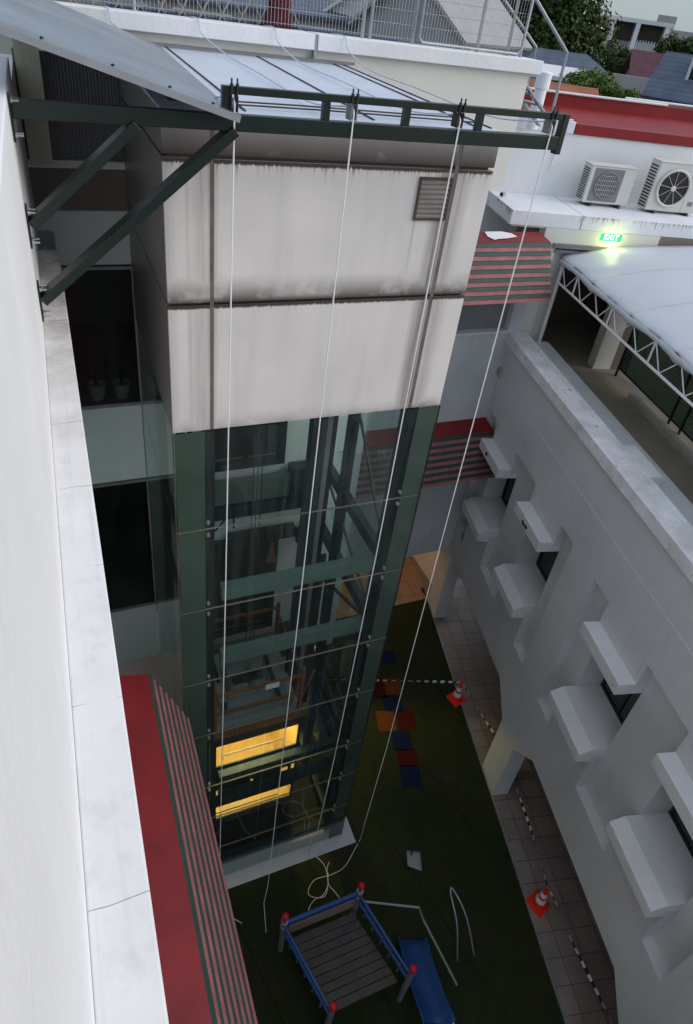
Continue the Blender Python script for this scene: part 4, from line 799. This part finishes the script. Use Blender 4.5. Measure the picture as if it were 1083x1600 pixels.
MB().lathe((c.x, c.y, 13.2), [(.12, 0), (.12, c.z-13.2-.02), (.12, c.z-13.2+.12), (.15, c.z-13.2+.13), (.15, c.z-13.2+.4), (.13, c.z-13.2+.42)], 16).done('x', 'white').name = 'vent_cap'
tag(bpy.data.objects['vent_cap'], 'white cylindrical vent cap behind the roof ladder', 'vent')
# ================================================================ COURTYARD THINGS
def cone(base, lab, rot):
    t = thing('traffic_cone', lab, 'traffic cone', tuple(base), 'traffic cones holding the striped tape'); x, y, z = base
    m_ = MB(); c_, s_ = math.cos(rot), math.sin(rot); P_ = [(a*.2, b__*.2) for a, b__ in ((-1, -1), (1, -1), (1, 1), (-1, 1))]
    P_ = [(x+a*c_-b__*s_, y+a*s_+b__*c_) for a, b__ in P_]; m_.prism(P_, 'z', z+.002, z+.035); m_.done('base', 'conered', t, .008)
    f = lambda h: .135-(h-.035)*(.135-.028)/.665
    for nm, mt, h0, h1 in (('body', 'conered', .036, .2), ('reflective_band', 'conewhite', .2, .33), ('body', 'conered', .33, .41), ('reflective_band', 'conewhite', .41, .53), ('body', 'conered', .53, .72)):
        MB().lathe((x, y, z), [(f(h0)+(.003 if 'w' in mt else 0), h0), (f(h1)+(.003 if 'w' in mt else 0), h1)], 20).done(nm, mt, t, 0)
    MB().lathe((x, y, z), [(.034, .70), (.036, .715), (.036, .74), (.02, .745)], 12).done('tape_holder', 'conered', t)
k1 = V((8.40, 8.27, 0)); k2 = V((7.60, 3.36, .02))
cone(k1, 'orange red cone with white bands on the turf below the first pillar', .25)
cone(k2, 'orange red cone with white bands on the tiled walkway, nearer the bottom', .25)
def tape(pts, lab):
    P_ = [V(p) for p in pts]; L = 0; segs = []
    m1 = MB(); step = .11
    dense = []
    for a, b__ in zip(P_, P_[1:]):
        n_ = max(1, round((b__-a).length/step))
        for i in range(n_): dense.append(a.lerp(b__, i/n_))
    dense.append(P_[-1])
    for i, (a, b__) in enumerate(zip(dense, dense[1:])):
        mm = m1; tw_ = .5*math.sin(i*.35); up = V((0, 0, 1)); sd_ = (b__-a).normalized().cross(up)
        h_ = (up*math.cos(tw_)+sd_*math.sin(tw_))*.032; th = sd_*.002
        q = [mm.b.verts.new(p) for p in (a-h_-th, b__-h_-th, b__-h_+th, a-h_+th, a+h_-th, b__+h_-th, b__+h_+th, a+h_+th)]
        for f in ((0, 3, 2, 1), (4, 5, 6, 7), (0, 1, 5, 4), (1, 2, 6, 5), (2, 3, 7, 6), (3, 0, 4, 7)): mm.b.faces.new([q[j] for j in f]).material_index = i % 2
    bmesh.ops.remove_doubles(m1.b, verts=m1.b.verts, dist=.004)
    o_ = m1.done('barrier_tape', 'conewhite'); o_.data.materials.append(M['tapeblack']); tag(o_, lab, 'barrier tape', 'striped barrier tapes')
tape([(8.38, 8.30, .70), (7.3, 8.72, .62), (6.0, 9.1, .68), (4.2, 9.6, .8)], 'black and white tape stretched from the lift tower to the far cone')
tape([(8.42, 8.24, .70), (8.5, 7.5, .55), (8.58, 6.88, .46), (8.5, 6.2, .42), (8.36, 5.56, .45), (8.1, 4.7, .55), (7.85, 4.0, .66), (7.62, 3.42, .74)], 'black and white tape sagging between the two cones behind the pillar')
tape([(7.61, 3.30, .74), (7.72, 3.0, .5), (7.70, 2.6, .35), (7.60, 1.6, .4), (7.4, .3, .6)], 'black and white tape trailing from the near cone to the bottom edge')
# dustpan
t = thing('dustpan', 'grey long handled dustpan lying on the dark turf', 'dustpan', (5.5, 5.0, 0))
m = MB(); P_ = [(5.39, 5.20), (5.66, 5.08), (5.53, 4.74), (5.29, 4.93)]; m.prism(P_, 'z', .01, .025); m.done('pan', 'alu', t, .004)
for a, b_ in ((0, 1), (1, 2), (3, 0)):
    m = MB(); m.bar((*P_[a], .04), (*P_[b_], .04), .012, .05); m.done('rim', 'acgrille', t)
m = MB(); m.tube([(5.44, 5.08, .06), (5.56, 5.22, .3), (5.62, 5.30, .55)], .014, 8); m.done('handle', 'blacksteel', t)
# play frame
pf = thing('play_frame', 'playground climbing frame with blue rails and red ball tops', 'play equipment', (3.1, 4.3, 0))
pa = onz(565, 1384, 1.5); pb = onz(446, 1432, 1.5)
for p in (pa, pb):
    MB().tube([(p.x, p.y, 0), (p.x, p.y, 1.43)], .055, 16).done('post', 'steel', pf); MB().ball((p.x, p.y, 1.5), .07, 16).done('ball_cap', 'ballred', pf, 0, True)
    for z in (1.24, 1.02): MB().lathe((p.x, p.y, z), [(.066, 0), (.066, .05)], 16).done('clamp_ring', 'fasteners', pf)
m = MB(); m.bar((pa.x-.06, pa.y, 1.16), (pb.x+.06, pb.y, 1.16), .07, .16); m.done('rail', 'blueplastic', pf, .02)
m = MB(); m.bar((pa.x-.08, pa.y-.03, .90), (pb.x+.08, pb.y-.03, .90), .02, .34); m.done('infill_board', paint('tan_plastic_board', (.32, .22, .19), .7, .5, 3), pf, .01)
pc = [V((p.x+.35, p.y-1.5, 1.5)) for p in (pa, pb)]
for p in pc:
    MB().tube([(p.x, p.y, 0), (p.x, p.y, 1.43)], .055, 16).done('post', 'steel', pf); MB().ball((p.x, p.y, 1.5), .07, 16).done('ball_cap', 'ballred', pf, 0, True)
m = MB()
A_, B_, C_, D_ = V((pa.x-.1, pa.y-.1, 0)), V((pb.x+.1, pb.y-.1, 0)), V((pc[1].x+.05, pc[1].y+.1, 0)), V((pc[0].x-.1, pc[0].y+.1, 0))
for k in range(9):
    u0, u1 = (k+.04)/9, (k+.96)/9; q_ = [A_.lerp(D_, u0), B_.lerp(C_, u0), B_.lerp(C_, u1), A_.lerp(D_, u1)]; m.prism([(q.x, q.y) for q in q_], 'z', .62, .68)
m.done('platform', M['deckboard'], pf, .006)
for a, b_ in ((pa, pc[0]), (pb, pc[1])):
    for zz in (1.16, .92): m = MB(); m.bar((a.x, a.y-.06, zz), (b_.x, b_.y+.06, zz), .05, .07); m.done('rail', 'blueplastic', pf, .012)
    for k in range(1, 6):
        q = a.lerp(b_, k/6); MB().tube([(q.x, q.y, .69), (q.x, q.y, 1.13)], .016, 8).done('baluster', 'alu', pf)
for k in range(6):
    q = pa.lerp(pb, .14+k*.145); MB().tube([(q.x, q.y, .68), (q.x, q.y, 1.08)], .02, 8).done('baluster', 'blueplastic', pf)
q = onz(655, 1418, 1.1); MB().tube([(pa.x+.07, pa.y-.1, 1.0), (q.x, q.y, 1.1), (q.x+.05, q.y-.15, .9), (q.x+.3, q.y-1.2, .5)], .022, 8).done('side_tube', 'alu', pf)
sl_ = thing('slide', 'blue plastic slide beside the climbing frame at the bottom', 'slide', (4.4, 3.2, 0))
m = MB(); a = V((4.15, 3.62, .62)); pr = [(-.26, .16), (-.22, .0), (.22, 0), (.26, .16), (.29, .16), (.25, -.03), (-.25, -.03), (-.29, .16)]
ax = V((.93, -.36, 0)); fw = V((.36, .93, 0)); rings = []
for k in range(9):
    u = k/8; c_ = V((4.35, 2.2, .95)).lerp(V((4.72, 3.65, .12)), u)+V((0, 0, -.12*math.sin(math.pi*u)))
    rings.append([m.b.verts.new(c_+ax*x+V((0, 0, z))) for x, z in pr])
for i in range(8):
    for k in range(8): m.b.faces.new([rings[i][k], rings[i][(k+1) % 8], rings[i+1][(k+1) % 8], rings[i+1][k]])
m.b.faces.new(rings[0][::-1]); m.b.faces.new(rings[-1]); m.done('chute', 'blueplastic', sl_, 0, True)
MB().tube([(4.1, 2.25, 0), (4.1, 2.25, .95)], .03, 8).tube([(4.6, 2.1, 0), (4.6, 2.1, .95)], .03, 8).done('leg', 'steel', sl_)
r1 = onz(706, 1390, .9); gr = MB().tube([tuple(p) for p in smooth([(r1.x-.16, r1.y-.9, .0), (r1.x-.12, r1.y-.5, .7), (r1.x-.05, r1.y-.04, .9), (r1.x+.03, r1.y-.02, .9), (r1.x+.12, r1.y-.45, .7), (r1.x+.2, r1.y-.95, .0)], 6)], .018, 8).done('grab_rail', 'steel', None, 0, True)
tag(gr, 'bent grey steel grab rail standing on the turf near the bottom', 'rail')
# ================================================================ NEIGHBOURHOOD
def leaves(m_, c, rad, n_, size, seed=0):
    rnd = random.Random(seed); cl_ = []
    for _ in range(max(14, n_//90)):
        while True:
            q = V((rnd.uniform(-1, 1), rnd.uniform(-1, 1), rnd.uniform(-1, 1)))
            if .25 < q.length < 1: break
        cl_.append((c+V((q.x*rad[0], q.y*rad[1], q.z*rad[2])), rnd.uniform(.2, .42)*min(rad)))
    for i in range(n_):
        cc, rr = rnd.choice(cl_); q = V((rnd.gauss(0, 1), rnd.gauss(0, 1), rnd.gauss(0, 1))).normalized()*rr*rnd.uniform(.55, 1.1); p = cc+q
        nrm = (q.normalized()+V((rnd.uniform(-.6, .6), rnd.uniform(-.6, .6), rnd.uniform(0, .9)))).normalized(); a_ = nrm.orthogonal().normalized(); a_.rotate(Matrix.Rotation(rnd.uniform(0, 6.28), 3, nrm)); b__ = nrm.cross(a_)
        s_ = size*rnd.uniform(.6, 1.3); m_.b.faces.new([m_.b.verts.new(p+a_*s_), m_.b.verts.new(p+b__*s_*.5), m_.b.verts.new(p-a_*s_*.8), m_.b.verts.new(p-b__*s_*.5)])
def tree(lab, c, rad, n_, size, mat, seed, grp='trees beyond the roofs', name='tree'):
    t = thing(name, lab, 'tree', (c.x, c.y, 0), grp); m_ = MB(); tz = c.z-rad[2]*.3
    m_.tube([(c.x, c.y, -.1), (c.x+.15, c.y, tz*.5), (c.x, c.y+.1, tz), (c.x, c.y, c.z+rad[2]*.4)], [.35, .28, .2, .05], 8)
    rnd = random.Random(seed)
    for k in range(9):
        a_ = rnd.uniform(0, 6.28); e = V((math.cos(a_)*rad[0]*.7, math.sin(a_)*rad[1]*.7, rnd.uniform(-.2, .6)*rad[2])); m_.tube([(c.x, c.y, tz-rnd.uniform(0, 1)), tuple(c+e*.5+V((0, 0, -.3))), tuple(c+e)], [.14, .09, .03], 6)
    m_.done('trunk', 'trunk', t); m_ = MB(); leaves(m_, c, rad, n_, size, seed); m_.done('crown', mat, t)
c = far(868, 30, 55); tree('huge dark green tree rising behind the bent handrails', c+V((0, 0, -1.5)), (3.7, 3.7, 5.0), 20000, .19, 'leaf', 1)
c = far(815, -10, 62); tree('dark green tree at the top edge, left of the huge one', c, (3.5, 3.5, 4), 7000, .22, 'leaf', 2)
c = far(955, 88, 66); tree('round dark green tree in front of the brown screened house', c+V((0, 0, -.6)), (2.0, 2.0, 1.6), 6000, .16, 'leaf', 3)
c = far(930, 137, 34); tree('low bushy mid green tree just beyond the red roof', c+V((0, 0, -.2)), (1.35, 1.4, .75), 6000, .09, 'leaf2', 4)
c = far(968, 158, 33); tree('smaller bushy tree touching the grey wall beyond the red roof', c, (.8, .8, .5), 2500, .09, 'leaf2', 5)
c = far(890, 130, 40); tree('small bush showing between the handrails and the low green tree', c, (.7, .7, .45), 2200, .09, 'leaf2', 6)
c = far(1075, 82, 75); tree('dark tree at the right edge above the maroon roof', c+V((0, 0, -.6)), (2.6, 2.6, 1.9), 4000, .25, 'leaf', 8)
c = far(690, 0, 60); tree('dark tree behind the mesh gate at the top edge', c+V((0, 0, -.8)), (3.2, 3.2, 2.4), 4500, .26, 'leaf', 9)
def frame_at(p):   # axes facing the camera
    f = V((p.x, p.y, 0)).normalized(); return V((f.y, -f.x, 0)), f
def house(lab, px, py, D, wd, dp, wallh, roofh, rmat, wmat='farwhite', yaw=0, over=.4, hip=False, wins=2, name='house', cat='house'):
    """px,py: where the eave line's middle is seen"""
    p = far(px, py, D); r_, f = frame_at(p); rot = Matrix.Rotation(R(yaw), 3, 'Z'); r_ = rot @ r_; f = rot @ f; T = lambda a, b__, z: V((p.x, p.y, 0))+r_*a+f*b__+V((0, 0, z))
    ze = p.z; t = thing(name, lab, cat, (p.x, p.y, 0), 'neighbouring houses')
    m_ = MB(T); m_.box(-wd/2, wd/2, 0, dp, -.1, ze-.02); 
    if not hip: m_.prism([(0.001, ze-.018), (dp-.001, ze-.018), (dp/2, ze+roofh-.05)], 'x', -wd/2+.02, wd/2-.02)
    m_.done('wall', wmat, t)
    m_ = MB(T); a, b__ = -wd/2-over, wd/2+over; zo = ze-over*roofh/(dp/2)
    ri = (dp/2 if hip else 0)
    top0, top1 = (a+ri*.8, dp/2, ze+roofh), (b__-ri*.8, dp/2, ze+roofh)
    def q(*P__): m_.b.faces.new([m_.v(*x) for x in P__])
    for (A_, B_, C_, D_) in (((a, -over, zo), (b__, -over, zo), top1, top0), ((b__, dp+over, zo), (a, dp+over, zo), top0, top1)): q(A_, B_, C_, D_)
    if hip: q((a, dp+over, zo), (a, -over, zo), top0); q((b__, -over, zo), (b__, dp+over, zo), top1)
    bmesh.ops.remove_doubles(m_.b, verts=m_.b.verts, dist=.001)
    o_ = m_.done('roof', rmat, t); sd_ = o_.modifiers.new('solid', 'SOLIDIFY'); sd_.thickness = .18; sd_.offset = 0
    for k in range(wins):
        x = -wd/2+wd*(k+.5)/wins; w_ = wd/wins*.55; wf_ = MB(T).box(x-w_/2, x+w_/2, -.08, -.003, ze-2.1, ze-.5).done('window', 'farwhite', t); MB(T).box(x-w_/2+.08, x+w_/2-.08, -.10, -.081, ze-2.0, ze-.6).done('pane', 'darkglass', wf_)
    return t, T, ze
t, T, ze = house('house with grey blue hipped roof behind the low green tree', 895, 137, 48, 7.5, 6, 6, 1.6, 'slate', yaw=25, hip=True)
t, T, ze = house('house with blue grey roof and dormer at the right edge', 1062, 146, 40, 2.5, 3.2, 6, 1.5, 'slate', yaw=-12)
d_ = MB(T).box(-.1, .7, .5, 1.4, ze+.2, ze+1.5).done('dormer', 'farwhite', t); MB(T).box(.05, .55, .48, .499, ze+.6, ze+1.3).done('pane', 'darkglass', d_)
house('house with maroon roof above the grey garden wall', 1030, 126, 62, 3.8, 4, 6, 1.6, 'purple', yaw=12)
house('pale grey gabled house seen through the mesh gate', 775, 62, 44, 7, 7, 6, 2.6, 'greyroof', 'greyroof', yaw=62)
house('house with white gable end and dark red verge behind the mesh gate', 660, 52, 48, 5, 6, 6, 2.0, 'farwhite', 'farwhite', yaw=75)
house('house with brown roof behind the narrow mesh panel', 590, 30, 52, 6, 6, 6, 1.6, 'purple', 'farwhite', yaw=40)
house('long grey roofed shed behind the lattice barrier', 400, 12, 46, 12, 6, 4, .7, 'slate', 'greyroof')
house('house with terracotta tiled roof at the top edge', 620, 6, 70, 16, 8, 6, 2.0, 'terracotta', 'farwhite', wins=5)
house('low house with orange tiled roof just beyond the red upstand', 866, 156, 30, 2.6, 3, 4, .4, 'terracotta', 'terracotta', yaw=5, wins=1)
house('white rendered outbuilding with flat pale roof behind the ladder', 860, 118, 40, 3.4, 4, 5, .3, 'farwhite', 'farwhite', yaw=10, wins=1)
# grey garden wall
p = far(990, 140, 44); r_, f = frame_at(p); T = lambda a, b__, z: V((p.x, p.y, 0))+r_*a+f*b__+V((0, 0, z))
t = thing('block_wall', 'grey concrete block wall between the bushy tree and the blue roof', 'wall', (p.x, p.y, 0)); MB(T).box(-1.3, 1.3, 0, .3, -.1, p.z+.6).done('wall', 'greyroof', t)
# modern building
p = far(985, 80, 120); r_, f = frame_at(p); rot = Matrix.Rotation(R(6), 3, 'Z'); r_ = rot @ r_; f = rot @ f; T = lambda a, b__, z: V((p.x, p.y, 0))+r_*a+f*b__+V((0, 0, z))
t = thing('modern_house', 'white modern building with dark brown screens on the skyline', 'building', (p.x, p.y, 0)); zt = far(1000, 30, 120).z
MB(T).box(-5.6, 4.4, 0, 8, -.1, zt-.5).done('wall', 'farwhite', t); MB(T).box(-5.8, 4.6, -1.2, 8, zt-.49, zt).done('roof', 'farwhite', t)
for x in (-5.8, -3.8, -.4, 3.6): MB(T).box(x, x+.6, -1.19, -.001, -.1, zt-.5).done('fin_wall', 'farwhite', t)
for x0_, x1_, z0_, z1_, mt in ((-3.1, -.5, zt-2.7, zt-.55, 'farbrown'), (.3, 3.5, zt-2.6, zt-.55, 'farbrown'), (-3.1, -.5, zt-6.5, zt-3.9, 'farbrown'), (.3, 3.5, zt-6.5, zt-3.9, 'farbrown')):
    MB(T).box(x0_, x1_, -.12, -.003, z0_, z1_).done('screen', mt, t)
for k in range(8): MB(T).box(.4+k*.4, .55+k*.4, -.3, -.2, zt-3.9, zt-2.4).done('baluster', 'farwhite', t)
for k in range(7): MB(T).box(-3.0+k*.35, -2.9+k*.35, -.3, -.2, zt-3.8, zt-2.6).done('baluster', 'farbrown', t)
for x, z in ((-5.1, zt-2.2), (2.1, zt-5.3), (-5.0, zt-4.6), (.9, zt-5.5)):
    wf = MB(T).box(x, x+1.0, -.19, -.13, z, z+1.1).done('window', 'farbrown', t); MB(T).box(x+.15, x+.75, -.23, -.2, z+.15, z+.95).done('pane', 'warmwin', wf)
p = far(1062, 48, 140); r_, f = frame_at(p); T = lambda a, b__, z: V((p.x, p.y, 0))+r_*a+f*b__+V((0, 0, z))
t = thing('flat_block', 'low grey stone clad block right of the modern building', 'building', (p.x, p.y, 0)); MB(T).box(-4.5, 4, 0, 10, -.1, p.z).done('wall', 'greyroof', t); MB(T).box(-4, -1, 2, 6, p.z, p.z+1.8).done('stair_tower', 'greyroof', t)
MB(T).box(-4.8, 5, -1, -.01, p.z-5.5, p.z-3.9).done('balcony', 'farwhite', t); MB(T).box(-2.9, -.9, -.1, -.02, p.z-3.4, p.z-1.2).done('window', 'darkglass', t)
for k, (x, y, w__, h__) in enumerate(((300, 4, 8, 3), (460, 22, 7, 3), (520, 8, 9, 3.5))):
    house(('flat roofed town house far behind the lattice barrier, left one', 'town house far behind the parapet, right of the red jacket', 'town house behind the narrow mesh panel in the back row')[k], x, y, 60+k*9, w__, 7, 5, 1.2, ('terracotta', 'greyroof', 'terracotta')[k], 'farwhite', yaw=8*k-5, wins=4)
for x, y in ((322, 3), (349, 5), (363, 9), (394, 10)):
    p = far(x, y, 58); MB().ball(tuple(p), .09, 10).done('street_light', 'warmwin', None, 0, True)
    o = bpy.data.objects[-1] if False else [q_ for q_ in bpy.data.objects if q_.name.startswith('street_light')][-1]
    tag(o, {322: 'small warm street light behind the lattice barrier, leftmost of the row', 349: 'small warm street light behind the lattice barrier, second from the left', 363: 'small warm street light behind the lattice barrier, third from the left', 394: 'small warm street light nearest the dark red jacket'}[x], 'light', 'far street lights')
